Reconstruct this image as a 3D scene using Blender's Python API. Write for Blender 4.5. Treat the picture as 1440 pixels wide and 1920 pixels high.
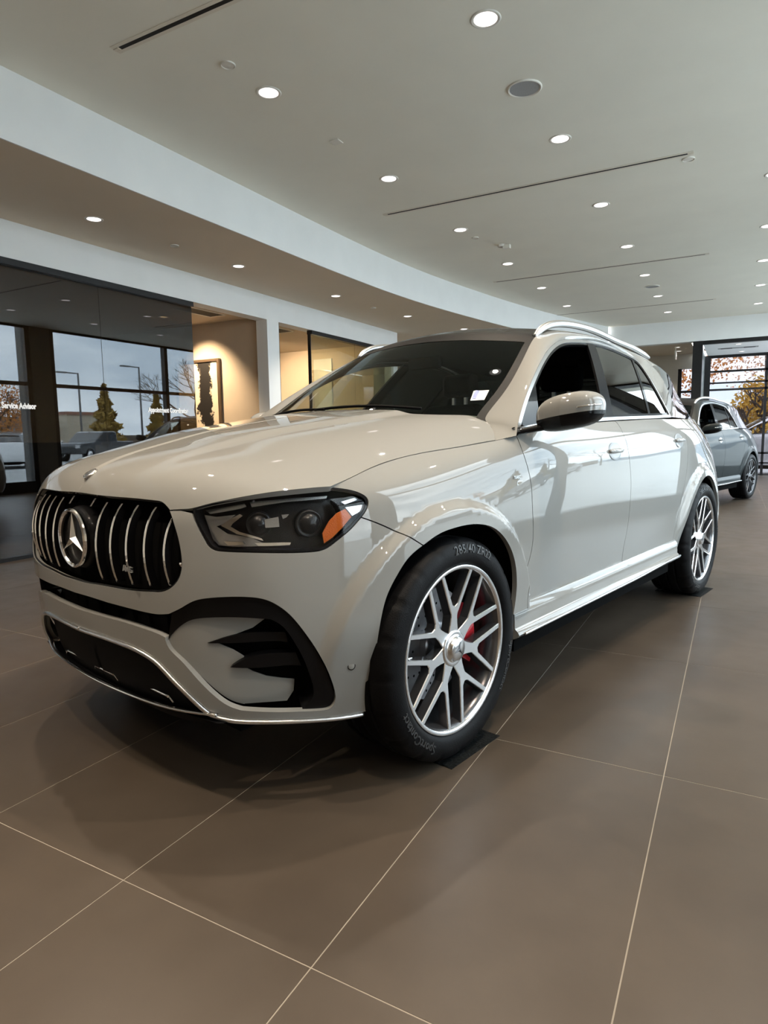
import bpy, bmesh, math, random
import numpy as np
from mathutils import Vector, Matrix
from mathutils.geometry import delaunay_2d_cdt
random.seed(7); np.random.seed(7)
for o in list(bpy.data.objects): bpy.data.objects.remove(o)
SC = bpy.context.scene
COL = SC.collection

# ------------------------------------------------------------------ camera, sky, exposure
CAM=(1199.4877,-0.5016585,-0.1180786,-0.0143174,1.1412295)   # focal px, yaw, pitch, roll, height
def cam_axes():
    f0,yaw,pit,rol,h=CAM
    f=np.array([math.sin(yaw)*math.cos(pit),math.cos(yaw)*math.cos(pit),math.sin(pit)])
    r=np.array([math.cos(yaw),-math.sin(yaw),0.]); u=np.cross(r,f)
    return r*math.cos(rol)+u*math.sin(rol), -r*math.sin(rol)+u*math.cos(rol), f
AX=np.array(cam_axes())
cd=bpy.data.cameras.new('camera'); cam=bpy.data.objects.new('camera',cd); COL.objects.link(cam)
cd.sensor_fit='VERTICAL'; cd.sensor_height=24.0; cd.lens=CAM[0]/1920*24; cd.clip_start=.02; cd.clip_end=400
M=Matrix(((AX[0][0],AX[1][0],-AX[2][0],0),(AX[0][1],AX[1][1],-AX[2][1],0),(AX[0][2],AX[1][2],-AX[2][2],CAM[4]),(0,0,0,1)))
cam.matrix_world=M; SC.camera=cam
vs=SC.view_settings; vs.view_transform='Standard'; vs.look='None'; vs.exposure=1.40; vs.gamma=1.0; vs.use_curve_mapping=False

SKY=4.6; LAMP=2.0
wd=bpy.data.worlds.new('overcast_sky'); SC.world=wd; wd.use_nodes=True
nt=wd.node_tree; nt.nodes.clear()
wo=nt.nodes.new('ShaderNodeOutputWorld'); bg=nt.nodes.new('ShaderNodeBackground')
tc=nt.nodes.new('ShaderNodeTexCoord'); mp=nt.nodes.new('ShaderNodeMapping'); mp.inputs['Scale'].default_value=(1,1,4)
nz=nt.nodes.new('ShaderNodeTexNoise'); nz.inputs['Scale'].default_value=2.2; nz.inputs['Detail'].default_value=5
cr=nt.nodes.new('ShaderNodeValToRGB'); cr.color_ramp.elements[0].position=.38; cr.color_ramp.elements[1].position=.66
cr.color_ramp.elements[0].color=(.36,.43,.51,1); cr.color_ramp.elements[1].color=(.84,.88,.93,1)
nt.links.new(tc.outputs['Generated'],mp.inputs['Vector']); nt.links.new(mp.outputs[0],nz.inputs['Vector'])
nt.links.new(nz.outputs['Fac'],cr.inputs['Fac']); nt.links.new(cr.outputs[0],bg.inputs['Color'])
bg.inputs['Strength'].default_value=SKY; nt.links.new(bg.outputs[0],wo.inputs['Surface'])

# ------------------------------------------------------------------ materials
MATS={}
def mat(name,base=(.5,.5,.5),rough=.5,metal=0.,coat=0.,coat_rough=.03,coat_ior=1.45,spec=.5,emit=None,estr=0.,noise=None,bump=None,ior=1.5,alpha=1.):
    """procedural principled material; noise=(scale,amount) varies the colour, bump=(scale,strength)"""
    if name in MATS: return MATS[name]
    m=bpy.data.materials.new(name); m.use_nodes=True; n=m.node_tree; b=n.nodes['Principled BSDF']
    b.inputs['Base Color'].default_value=(*base,1); b.inputs['Roughness'].default_value=rough; b.inputs['Metallic'].default_value=metal
    b.inputs['Coat Weight'].default_value=coat; b.inputs['Coat Roughness'].default_value=coat_rough; b.inputs['Coat IOR'].default_value=coat_ior
    b.inputs['Specular IOR Level'].default_value=spec; b.inputs['IOR'].default_value=ior; b.inputs['Alpha'].default_value=alpha
    if emit: b.inputs['Emission Color'].default_value=(*emit,1); b.inputs['Emission Strength'].default_value=estr
    t=n.nodes.new('ShaderNodeTexCoord')
    if noise:
        z=n.nodes.new('ShaderNodeTexNoise'); z.inputs['Scale'].default_value=noise[0]; z.inputs['Detail'].default_value=5
        n.links.new(t.outputs['Object'],z.inputs['Vector'])
        r=n.nodes.new('ShaderNodeValToRGB'); a=noise[1]
        r.color_ramp.elements[0].position=.3; r.color_ramp.elements[1].position=.7
        r.color_ramp.elements[0].color=(*[c*(1-a) for c in base],1); r.color_ramp.elements[1].color=(*[min(1,c*(1+a)) for c in base],1)
        n.links.new(z.outputs['Fac'],r.inputs['Fac']); n.links.new(r.outputs[0],b.inputs['Base Color'])
    if bump:
        z=n.nodes.new('ShaderNodeTexNoise'); z.inputs['Scale'].default_value=bump[0]; z.inputs['Detail'].default_value=4
        n.links.new(t.outputs['Object'],z.inputs['Vector'])
        u=n.nodes.new('ShaderNodeBump'); u.inputs['Strength'].default_value=bump[1]; u.inputs['Distance'].default_value=.01
        n.links.new(z.outputs['Fac'],u.inputs['Height']); n.links.new(u.outputs[0],b.inputs['Normal'])
    MATS[name]=m; return m
def glass(name,tint=(1,1,1),refl=.08,rough=0.0,ior=1.5,refl_col=(1,1,1)):
    """thin pane: tinted see-through plus a mirror layer that grows at grazing angles"""
    if name in MATS: return MATS[name]
    m=bpy.data.materials.new(name); m.use_nodes=True; n=m.node_tree; n.nodes.clear()
    o=n.nodes.new('ShaderNodeOutputMaterial'); mx=n.nodes.new('ShaderNodeMixShader'); tr=n.nodes.new('ShaderNodeBsdfTransparent')
    gl=n.nodes.new('ShaderNodeBsdfGlossy'); gl.inputs['Roughness'].default_value=rough; gl.inputs['Color'].default_value=(*refl_col,1)
    lw=n.nodes.new('ShaderNodeLayerWeight'); lw.inputs['Blend'].default_value=.5
    pw=n.nodes.new('ShaderNodeMath'); pw.operation='POWER'; pw.inputs[1].default_value=5.0
    mr=n.nodes.new('ShaderNodeMapRange'); mr.inputs['To Min'].default_value=refl
    tr.inputs['Color'].default_value=(*tint,1)
    n.links.new(lw.outputs['Facing'],pw.inputs[0]); n.links.new(pw.outputs[0],mr.inputs['Value']); n.links.new(mr.outputs[0],mx.inputs['Fac'])
    n.links.new(tr.outputs[0],mx.inputs[1]); n.links.new(gl.outputs[0],mx.inputs[2]); n.links.new(mx.outputs[0],o.inputs['Surface'])
    MATS[name]=m; return m

# ------------------------------------------------------------------ object helpers
def obj(name,verts,faces,m,parent=None,smooth=False,normals=None,mats=None,fmat=None):
    me=bpy.data.meshes.new(name)
    me.from_pydata([tuple(map(float,v)) for v in verts],[],[tuple(map(int,f)) for f in faces]); me.update()
    for q in (mats or [m]): me.materials.append(q)
    if fmat is not None: me.polygons.foreach_set('material_index',np.array(fmat,dtype=np.int32))
    if smooth: me.polygons.foreach_set('use_smooth',np.ones(len(me.polygons),dtype=bool))
    if normals is not None: me.normals_split_custom_set_from_vertices([tuple(map(float,n)) for n in normals])
    o=bpy.data.objects.new(name,me); COL.objects.link(o)
    if parent: o.parent=parent
    return o
def empty(name,loc=(0,0,0),rz=0,parent=None):
    o=bpy.data.objects.new(name,None); COL.objects.link(o); o.location=loc; o.rotation_euler=(0,0,rz); o.empty_display_size=.1
    if parent: o.parent=parent
    return o
def tag(o,label=None,cat=None,group=None,kind=None):
    if label: o['label']=label
    if cat: o['category']=cat
    if group: o['group']=group
    if kind: o['kind']=kind
    return o
class MB:
    "collects boxes, tubes, lathes into one mesh"
    def __init__(s): s.v=[];s.f=[]
    def add(s,v,f):
        k=len(s.v); s.v+= [tuple(p) for p in v]; s.f+=[tuple(i+k for i in q) for q in f]; return s
    def box(s,x0,x1,y0,y1,z0,z1):
        v=[(x,y,z) for x in (x0,x1) for y in (y0,y1) for z in (z0,z1)]
        return s.add(v,[(0,1,3,2),(4,6,7,5),(0,4,5,1),(2,3,7,6),(0,2,6,4),(1,5,7,3)])
    def tube(s,path,r,n=10,cap=True,sx=1.,sy=1.,up=(0,0,1)):
        path=np.array(path,float); r=np.broadcast_to(r,len(path)); k=[]; v=[];f=[]
        for i,p in enumerate(path):
            d=path[min(i+1,len(path)-1)]-path[max(i-1,0)]; d/=np.linalg.norm(d)+1e-12
            a=np.cross(d,up); 
            if np.linalg.norm(a)<1e-3: a=np.cross(d,(1,0,0))
            a/=np.linalg.norm(a); b=np.cross(a,d)
            for j in range(n):
                t=2*math.pi*j/n; v.append(p+r[i]*(a*math.cos(t)*sx+b*math.sin(t)*sy))
        m=len(path)
        for i in range(m-1):
            for j in range(n): f.append((i*n+j,i*n+(j+1)%n,(i+1)*n+(j+1)%n,(i+1)*n+j))
        if cap: f+= [tuple(range(n))[::-1],tuple((m-1)*n+j for j in range(n))]
        return s.add(v,f)
    def lathe(s,prof,n=48,axis='z',c=(0,0,0),closed=False):
        v=[];f=[];m=len(prof)
        for i in range(n):
            t=2*math.pi*i/n
            for r,h in prof:
                a,b=r*math.cos(t),r*math.sin(t)
                v.append((c[0]+a,c[1]+b,c[2]+h) if axis=='z' else (c[0]+a,c[1]+h,c[2]+b) if axis=='y' else (c[0]+h,c[1]+a,c[2]+b))
        for i in range(n):
            for j in range(m if closed else m-1): f.append((i*m+j,((i+1)%n)*m+j,((i+1)%n)*m+(j+1)%m,i*m+(j+1)%m))
        return s.add(v,f)
    def prism(s,poly,h,axis='z',h0=0.):
        n=len(poly); P=(lambda a,b,c:(a,b,c)) if axis=='z' else (lambda a,b,c:(a,c,b)) if axis=='y' else (lambda a,b,c:(c,a,b))
        v=[P(a,b,h0) for a,b in poly]+[P(a,b,h) for a,b in poly]
        f=[tuple(range(n))[::-1],tuple(range(n,2*n))]+[(i,(i+1)%n,n+(i+1)%n,n+i) for i in range(n)]
        return s.add(v,f)
    def build(s,name,m,parent=None,smooth=False,loc=None,rz=None):
        o=obj(name,s.v,s.f,m,parent,smooth)
        bm=bmesh.new(); bm.from_mesh(o.data); bmesh.ops.recalc_face_normals(bm,faces=bm.faces); bm.to_mesh(o.data); bm.free()
        if loc is not None: o.location=loc
        if rz is not None: o.rotation_euler=(0,0,rz)
        return o
def edge_split(o,ang=35):
    md=o.modifiers.new('edges','EDGE_SPLIT'); md.split_angle=math.radians(ang); return o
def bevel(o,w=.004,seg=2,ang=35):
    md=o.modifiers.new('bevel','BEVEL'); md.width=w; md.segments=seg; md.limit_method='ANGLE'; md.angle_limit=math.radians(ang); return o
def text_mesh(body,size,depth=.0,bevel_=0.,bold=0.0,spacing=1.0):
    "outline text as verts, faces (flat in xy, centred)"
    cu=bpy.data.curves.new('lettering','FONT'); cu.body=body; cu.size=size; cu.extrude=depth; cu.align_x='CENTER'; cu.align_y='CENTER'; cu.offset=bold; cu.space_character=spacing; cu.resolution_u=3
    to=bpy.data.objects.new('lettering',cu); COL.objects.link(to)
    dg=bpy.context.evaluated_depsgraph_get(); me=to.evaluated_get(dg).to_mesh()
    v=np.array([tuple(q.co) for q in me.vertices]).reshape(-1,3); f=[tuple(p.vertices) for p in me.polygons]
    to.evaluated_get(dg).to_mesh_clear(); bpy.data.objects.remove(to); bpy.data.curves.remove(cu)
    return v,f
def clone(o,parent=None):
    c=o.copy(); COL.objects.link(c)
    if parent: c.parent=parent; c.matrix_parent_inverse=o.matrix_parent_inverse.copy()
    for ch in o.children: clone(ch,c)
    return c
CARP=(-1.7591409,2.2213431,-1.7836815)   # car origin (under front axle) and heading in the room
def c2w(P):
    P=np.atleast_2d(P).astype(float); c,s=math.cos(CARP[2]),math.sin(CARP[2])
    return np.stack([CARP[0]+c*P[:,0]-s*P[:,1],CARP[1]+s*P[:,0]+c*P[:,1],P[:,2]],1)
def w2c(P):
    d=np.atleast_2d(P)-np.array([CARP[0],CARP[1],0]); c,s=math.cos(CARP[2]),math.sin(CARP[2])
    return np.stack([c*d[:,0]+s*d[:,1],-s*d[:,0]+c*d[:,1],d[:,2]],1)
def pix_w(W):
    q=(np.atleast_2d(W)-np.array([0,0,CAM[4]]))@AX.T
    return np.stack([720+CAM[0]*q[:,0]/q[:,2],960-CAM[0]*q[:,1]/q[:,2]],1)
def pix(P): return pix_w(c2w(P))
def wray(px):
    q=np.array([(px[0]-720)/CAM[0],(960-px[1])/CAM[0],1.]); return np.array([0,0,CAM[4]]),q@AX
def carhit(px,axis,val):
    o,d=wray(px); oc=w2c(o)[0]; dc=w2c(o+d)[0]-oc
    return oc+(val-oc[axis])/dc[axis]*dc
class Spl:
    "natural cubic spline, vector valued"
    def __init__(s,x,y):
        x=np.array(x,float);y=np.array(y,float);n=len(x);h=np.diff(x)
        A=np.zeros((n,n));A[0,0]=A[-1,-1]=1
        sh=(n,)+y.shape[1:];B=np.zeros(sh)
        for i in range(1,n-1):
            A[i,i-1]=h[i-1];A[i,i]=2*(h[i-1]+h[i]);A[i,i+1]=h[i]
            B[i]=3*((y[i+1]-y[i])/h[i]-(y[i]-y[i-1])/h[i-1])
        c=np.linalg.solve(A,B.reshape(n,-1)).reshape(sh)
        s.x=x;s.y=y;s.c=c
        hh=h.reshape((-1,)+(1,)*(y.ndim-1))
        s.b=(y[1:]-y[:-1])/hh-hh*(2*c[:-1]+c[1:])/3; s.d=(c[1:]-c[:-1])/(3*hh)
    def __call__(s,t):
        t=np.asarray(t,float);i=np.clip(np.searchsorted(s.x,t)-1,0,len(s.x)-2)
        tc=np.clip(t,s.x[0],s.x[-1]); dt=tc-s.x[i]
        dt=dt.reshape(dt.shape+(1,)*(s.y.ndim-1))
        r=s.y[i]+dt*(s.b[i]+dt*(s.c[i]+dt*s.d[i]))
        ex=(t-tc).reshape(dt.shape)
        sl=s.b[i]+dt*(2*s.c[i]+3*dt*s.d[i])
        return r+ex*sl
def sm(a,b,x):
    t=np.clip((x-a)/(b-a),0,1); return t*t*(3-2*t)
# ---------- lower body surface
PLAN=np.array([(.885,0),(.873,.25),(.838,.45),(.80,.56),(.745,.65),(.66,.74),(.55,.81),(.42,.87),(.25,.92),(0,.95),(-.4,.963),(-.65,.968),(-1,.972),(-1.8,.973),(-2.4,.97),(-3,.96),(-3.4,.94),(-3.7,.895),(-3.88,.81),(-3.98,.68),(-4.03,.48),(-4.05,.24),(-4.055,0)],float)
def arclen_spline(P):
    Pm=np.vstack([P[1:3][::-1]*np.array([1,-1]),P,P[-3:-1][::-1]*np.array([1,-1])])
    t=np.concatenate([[0],np.cumsum(np.linalg.norm(np.diff(Pm,axis=0),axis=1))]); t-=t[2]
    S=Spl(t,Pm); tt=np.linspace(t[2],t[-3],4000); q=S(tt)
    a=np.concatenate([[0],np.cumsum(np.linalg.norm(np.diff(q,axis=0),axis=1))])
    return S,tt,a,t[2:-2]
PS,PT,PA,PK=arclen_spline(PLAN)
UKNOT=np.interp(PK,PT,PA); UMAX=PA[-1]
def plan(u):
    t=np.interp(u,PA,PT);p=PS(t);e=1e-3;d=PS(t+e)-PS(t-e)
    n=np.stack([d[...,1],-d[...,0]],-1); n/=np.linalg.norm(n,axis=-1,keepdims=True)+1e-12
    return p,n
VR=np.array([.25,.33,.45,.58,.72,.85,.95,1.05,1.15])
ST={0:[(.07,.26),(.04,.33),(.02,.45),(.008,.54),(0,.66),(.003,.78),(.012,.87),(.024,.925),(.042,.965)],
 3:[(.06,.26),(.035,.33),(.014,.45),(.004,.55),(0,.66),(.003,.77),(.01,.85),(.02,.905),(.038,.95)],
 5:[(.05,.26),(.028,.33),(.01,.44),(0,.55),(0,.66),(.003,.77),(.011,.86),(.024,.925),(.048,.985)],
 7:[(.03,.26),(.012,.33),(.0,.44),(-.004,.56),(-.002,.69),(.002,.80),(.011,.89),(.028,.955),(.06,1.005)],
 9:[(.03,.26),(.012,.33),(.0,.45),(-.002,.58),(0,.71),(.002,.83),(.013,.93),(.045,1.02),(.112,1.08)],
 10:[(.05,.27),(.034,.35),(.022,.46),(.011,.6),(.002,.74),(.0,.87),(.008,.97),(.03,1.065),(.088,1.13)],
 11:[(.06,.275),(.045,.355),(.030,.465),(.014,.605),(.003,.745),(0,.875),(.004,.975),(.02,1.075),(.064,1.162)],
 12:[(.06,.28),(.048,.36),(.034,.47),(.016,.61),(.004,.75),(.0,.88),(.003,.98),(.016,1.085),(.062,1.182)],
 13:[(.06,.28),(.048,.36),(.034,.47),(.016,.61),(.004,.75),(.0,.88),(.003,.985),(.017,1.10),(.072,1.215)],
 15:[(.05,.28),(.03,.36),(.02,.47),(.008,.60),(.0,.74),(.002,.88),(.01,.99),(.035,1.115),(.105,1.236)],
 17:[(.05,.30),(.025,.37),(.008,.47),(.0,.60),(.008,.74),(.03,.87),(.065,1.0),(.12,1.125),(.195,1.245)],
 19:[(.08,.32),(.04,.38),(.01,.47),(.0,.60),(.01,.74),(.035,.88),(.07,1.0),(.12,1.13),(.18,1.25)],
 22:[(.08,.32),(.04,.38),(.01,.47),(.0,.60),(.02,.74),(.05,.88),(.08,1.0),(.12,1.13),(.18,1.25)]}
_k=sorted(ST); 
PROF=Spl(np.concatenate([[-UKNOT[_k[1]]],UKNOT[_k],[2*UMAX-UKNOT[_k[-2]]]]),np.array([ST[_k[1]]]+[ST[i] for i in _k]+[ST[_k[-2]]]))
CARD=Spl(VR,np.eye(len(VR)))
WB=2.995
def flare(x,z):
    d=0
    for cx,A in ((0,.034),(-WB,.03)):
        r=np.hypot(x-cx,(z-.385)*1.0)
        f=sm(.545,.50,r)
        f=f*sm(.30,.62,z+.35*sm(0.2,-.2,x-cx))
        d=np.maximum(d,A*f)
    return d
def L(u,v,off=0.):
    u=np.asarray(u,float);v=np.asarray(v,float);sg=np.where(u<0,-1.,1.);ua=np.abs(u)
    p,n=plan(ua);pr=PROF(ua);w=CARD(v)
    iz=np.einsum('...k,...kc->...c',w,pr)
    z=iz[...,1]
    d=-iz[...,0]+flare(p[...,0],z)+off
    x=p[...,0]+n[...,0]*d; y=p[...,1]+n[...,1]*d
    return np.stack([x,y*sg,z],-1)
# ---------- hood
ZC=Spl([-.95,-.6,-.417,-.1,.08,.39,.52,.65,.75,.803,.838,.858,.885],[1.32,1.29,1.268,1.225,1.2,1.148,1.118,1.09,1.058,1.028,.99,.955,.89])
def T(x,y,off=0.):
    x=np.asarray(x,float);ya=np.abs(y)
    z=ZC(x+.3*ya**2)-(.1-.015*sm(.1,-.4,x))*(ya/.83)**4.5
    yd=.30+.17*sm(.7,-.5,x)
    z=z+.012*(sm(yd+.05,yd-.03,ya)-.3)*sm(.82,.45,x)
    return np.stack([x,np.asarray(y,float),z+off],-1)
# ---------- side glass (y from x,z)
def G(x,z,off=0.):
    x=np.asarray(x,float);z=np.asarray(z,float)
    t=(z-1.15)/.48
    y=.925-.2*t-.055*t*np.abs(t)-.012*sm(-.9,-.3,x)-.18*(np.clip(-2.3-x,0,2)/1.3)**2
    return np.stack([x,y+off,z],-1)
# ---------- windshield (x from y,z)
def W(y,z,off=0.):
    y=np.asarray(y,float);z=np.asarray(z,float);t=(z-1.24)/.44
    x=-.43-.70*t-.06*t*(t-1)*-1-.30*y**2
    return np.stack([x+off,y,z],-1)
# ---------- roof (z from x,y)
RZ=Spl([-1.0,-1.15,-1.4,-1.8,-2.4,-3.0,-3.5,-3.8][::-1],[1.68,1.695,1.722,1.742,1.735,1.70,1.64,1.60][::-1])
def RF(x,y,off=0.):
    x=np.asarray(x,float);y=np.asarray(y,float)
    return np.stack([x,y,RZ(x)-.075*(np.abs(y)/.62)**2.6+off],-1)
class Surf:
    def __init__(s,f,a,b,na,nb):
        s.f=f;A,B=np.meshgrid(np.linspace(*a,na),np.linspace(*b,nb),indexing='ij')
        s.A=A.ravel();s.B=B.ravel();s.P=f(s.A,s.B);s.pix=pix(s.P)
        e=1e-4;n=np.cross(f(s.A+e,s.B)-s.P,f(s.A,s.B+e)-s.P);n/=np.linalg.norm(n,axis=1,keepdims=True)+1e-15
        cam=w2c(np.array([0,0,CAM[4]]))[0]
        s.face=np.einsum('ij,ij->i',n,cam-s.P); s.rng=(a,b)
        s.dist=np.linalg.norm(cam-s.P,axis=1)
    def solve(s,pts,F=None,grid=None,front=True):
        out=[]
        F=F or pix; G_=s.pix if grid is None else grid
        for q in np.atleast_2d(pts):
            d=((G_-q)**2).sum(1)
            if front and F is pix: d=d+np.where(s.sgn*s.face>0,0,1e9)
            i=np.argmin(d);a=np.array([s.A[i],s.B[i]])
            for _ in range(25):
                r=F(s.f(a[0:1],a[1:2]))[0]-q
                e=1e-5
                J=np.stack([(F(s.f(a[0:1]+e,a[1:2]))[0]-q-r)/e,(F(s.f(a[0:1],a[1:2]+e))[0]-q-r)/e],1)
                st=np.linalg.lstsq(J,-r,rcond=1e-6)[0]
                m=np.abs(st).max()
                if m>.05: st*=.05/m
                a=a+st
                if m<1e-7:break
            out.append(a)
        return np.array(out)
    sgn=1
    def err(s,pts,ab): return np.abs(pix(s.f(ab[:,0],ab[:,1]))-np.atleast_2d(pts)).max(1)
# ------------------------------------------------------------------ panel machinery
SL=Surf(L,(0,UMAX*.8),(.2,1.22),300,60); SL.sgn=1
ST_=Surf(T,(-.75,.88),(-.9,.92),160,160); ST_.sgn=1
SG=Surf(G,(-3.7,-.3),(1.05,1.72),180,60); SG.sgn=-1
def inpoly(P,poly):
    x,y=P[:,0],P[:,1]; r=np.zeros(len(P),bool); a=poly; b=np.roll(poly,-1,0)
    for (x0,y0),(x1,y1) in zip(a,b):
        if y0==y1: continue
        c=((y0>y)!=(y1>y))&(x<(x1-x0)*(y-y0)/(y1-y0)+x0); r^=c
    return r
def segdist(P,poly):
    d=np.full(len(P),1e9); b=np.roll(poly,-1,0)
    for p,q in zip(poly,b):
        e=q-p; t=np.clip(((P-p)@e)/(e@e+1e-18),0,1); d=np.minimum(d,np.linalg.norm(P-p-t[:,None]*e,axis=1))
    return d
def curve(pts,h=.008):
    "smooth curve through 2-D/3-D control points"
    pts=np.array(pts,float)
    if len(pts)==2:
        n=max(2,int(np.linalg.norm(pts[1]-pts[0])/h)+1); return pts[0]+(pts[1]-pts[0])*np.linspace(0,1,n)[:,None]
    t=np.concatenate([[0],np.cumsum(np.linalg.norm(np.diff(pts,axis=0),axis=1)**.7)]); S=Spl(t,pts)
    d=np.linalg.norm(np.diff(S(np.linspace(0,t[-1],200)),axis=0),axis=1).sum()
    return S(np.linspace(0,t[-1],max(4,int(d/h)+1)))
def loop(*segs):
    "join curves into a closed polygon"
    out=[]
    for s in segs:
        for p in s:
            if not out or np.linalg.norm(np.array(p)-out[-1])>1e-4: out.append(np.array(p,float))
    if np.linalg.norm(out[0]-out[-1])<1e-4: out.pop()
    return np.array(out)
def shrink(poly,g):
    a=np.roll(poly,1,0); b=np.roll(poly,-1,0)
    area=.5*np.sum(poly[:,0]*b[:,1]-b[:,0]*poly[:,1]); s=1 if area>0 else -1
    def nrm(p,q):
        d=q-p; n=np.stack([-d[:,1],d[:,0]],1)*s; return n/(np.linalg.norm(n,axis=1,keepdims=True)+1e-12)
    n=nrm(a,poly)+nrm(poly,b); l=np.linalg.norm(n,axis=1,keepdims=True); n=n/(l+1e-9)
    return poly+n*g/np.maximum(.5,l/2)
def region(outer,holes=(),h=.016):
    loops=[np.array(outer)]+[np.array(q) for q in holes]
    pts=[];edges=[]
    for lp in loops:
        k=len(pts); pts+=[tuple(p) for p in lp]; edges+=[(k+i,k+(i+1)%len(lp)) for i in range(len(lp))]
    lo,hi=loops[0].min(0),loops[0].max(0)
    gx,gy=np.meshgrid(np.arange(lo[0]+h/2,hi[0],h),np.arange(lo[1]+h/2,hi[1],h),indexing='ij')
    gx=gx+(np.arange(gx.shape[1])%2)*h/2
    P=np.stack([gx.ravel(),gy.ravel()],1); k=inpoly(P,loops[0])
    for lp in loops[1:]: k&=~inpoly(P,lp)
    P=P[k]
    for lp in loops:
        if len(P): P=P[segdist(P,lp)>h*.55]
    r=delaunay_2d_cdt([Vector(p) for p in pts]+[Vector(p) for p in P],edges,[],0,1e-7)
    V=np.array([tuple(v) for v in r[0]]); F=np.array([tuple(f) for f in r[2] if len(f)==3])
    c=V[F].mean(1); k=inpoly(c,loops[0])
    for lp in loops[1:]: k&=~inpoly(c,lp)
    F=F[k]; a=V[F]; ar=(a[:,1,0]-a[:,0,0])*(a[:,2,1]-a[:,0,1])-(a[:,2,0]-a[:,0,0])*(a[:,1,1]-a[:,0,1])
    F[ar<0]=F[ar<0][:,::-1]; F=F[np.abs(ar)>1e-12]
    return V,F
def panel(name,f,reg,m,parent,sgn=1,flange=.012,side='L',seam0=False,fm=None):
    V,F=reg; u,v=V[:,0],V[:,1]; P=f(u,v); e=2e-4
    N=np.cross(f(u+e,v)-f(u-e,v),f(u,v+e)-f(u,v-e))*sgn; N/=np.linalg.norm(N,axis=1,keepdims=True)+1e-15
    F=F if sgn>0 else F[:,::-1]
    faces=[tuple(t) for t in F]; verts=[*P]; norms=[*N]
    nsurf=len(faces)
    if flange:
        cnt={}
        for t in F:
            for i in range(3):
                a,b=int(t[i]),int(t[(i+1)%3]); cnt[(a,b)]=1
        be=[(a,b) for (a,b) in cnt if (b,a) not in cnt and not (seam0 and abs(V[a,0])<1e-5 and abs(V[b,0])<1e-5)]
        mp={}
        acc={}
        for a,b in be:
            d=np.cross(P[b]-P[a],N[a]+N[b]); d/=np.linalg.norm(d)+1e-15
            for q in (a,b): acc[q]=acc.get(q,0)+d
        for q,d in acc.items():
            d=d/(np.linalg.norm(d)+1e-12)
            mp[q]=(len(verts),len(verts)+1); verts+=[P[q],P[q]-N[q]*flange]; norms+=[d,d]
        faces+=[(mp[a][0],mp[a][1],mp[b][1],mp[b][0]) for a,b in be]
    used=sorted({i for t in faces for i in t}); rm={k:i for i,k in enumerate(used)}
    verts=np.array(verts)[used]; norms=np.array(norms)[used]; faces=[tuple(rm[i] for i in t) for t in faces]
    out=[]
    Ym=np.array([1,-1,1])
    fmi=[0]*nsurf+[1]*(len(faces)-nsurf) if fm else None
    mats=[m,fm] if fm else None
    if side=='B':
        k=len(verts); faces2=faces+[tuple(i+k for i in t[::-1]) for t in faces]
        return obj(name,np.vstack([verts,verts*Ym]),faces2,m,parent,True,np.vstack([norms,norms*Ym]),mats,fmi*2 if fm else None)
    if 'L' in side: out.append(obj(name,verts,faces,m,parent,True,norms,mats,fmi))
    if 'R' in side: out.append(obj(name,verts*Ym,[t[::-1] for t in faces],m,parent,True,norms*Ym,mats,fmi))
    return out if len(out)>1 else out[0]
def grid_obj(name,Pg,m,parent,flip=False,mirror=False,both=False,closed=False):
    "quad mesh from an (n,m,3) array of points"
    n,k=Pg.shape[:2]; V=Pg.reshape(-1,3); F=[]
    for i in range(n-1):
        for j in range(k-1 if not closed else k):
            q=(i*k+j,(i+1)*k+j,(i+1)*k+(j+1)%k,i*k+(j+1)%k); F.append(q[::-1] if flip else q)
    if mirror: V=V*np.array([1,-1,1]); F=[q[::-1] for q in F]
    return obj(name,V,F,m,parent,True)
def lr(fn):
    return [fn(1),fn(-1)]

# ------------------------------------------------------------------ car materials
PAINT=mat('paint_light_grey',(.205,.203,.190),.6,0,1.0,.015,1.5,.1)
BLACKG=mat('gloss_black',(.003,.003,.0035),.5,0,.45,.03,1.4,.05)
BLACKM=mat('matt_black_plastic',(.004,.004,.0045),.6,spec=.08,noise=(60,.2))
DARK=mat('dark_cavity',(.002,.002,.002),.9,spec=.05,noise=(20,.2))
CHROME=mat('chrome',(.78,.77,.75),.12,1.0)
SATIN=mat('satin_silver',(.62,.62,.62),.28,1.0)
RUBBER=mat('tyre_rubber',(.003,.003,.0034),.5,spec=.1,bump=(240,.15))
RUBTXT=mat('tyre_lettering',(.022,.023,.024),.5)
RIMS=mat('machined_silver',(.72,.72,.72),.22,1.0)
RIMD=mat('dark_grey_wheel',(.09,.09,.095),.25,.8,.4)
DISC=mat('brake_steel',(.32,.32,.33),.35,1.0,noise=(30,.15))
CALRED=mat('caliper_red',(.42,.015,.022),.3,0,.6)
CARGLASS=glass('windscreen_glass',(.50,.54,.50),.03,refl_col=(.55,.58,.55))
TINT=glass('privacy_glass',(.03,.035,.035),.16)
LENS=glass('lamp_lens',(.93,.93,.93),.018)
AMBER=mat('amber_reflector',(.36,.075,.001),.4,0,.2,spec=.2,bump=(300,.3))
LAMPSIL=mat('lamp_silver',(.42,.43,.44),.22,.9)
LAMPBLK=mat('lamp_black',(.006,.006,.007),.3,spec=.3)
CABIN=mat('cabin_black',(.006,.0055,.0055),.7,spec=.15,noise=(30,.3))
PAPER=mat('sticker_paper',(.75,.76,.74),.6,noise=(40,.05))

def px(S,pts): return S.solve(pts)
def zcent(z):
    "v at the car's centre line for a height"
    vv=np.linspace(.2,1.22,400); return float(np.interp(z,L(np.zeros(400),vv)[:,2],vv))

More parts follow.
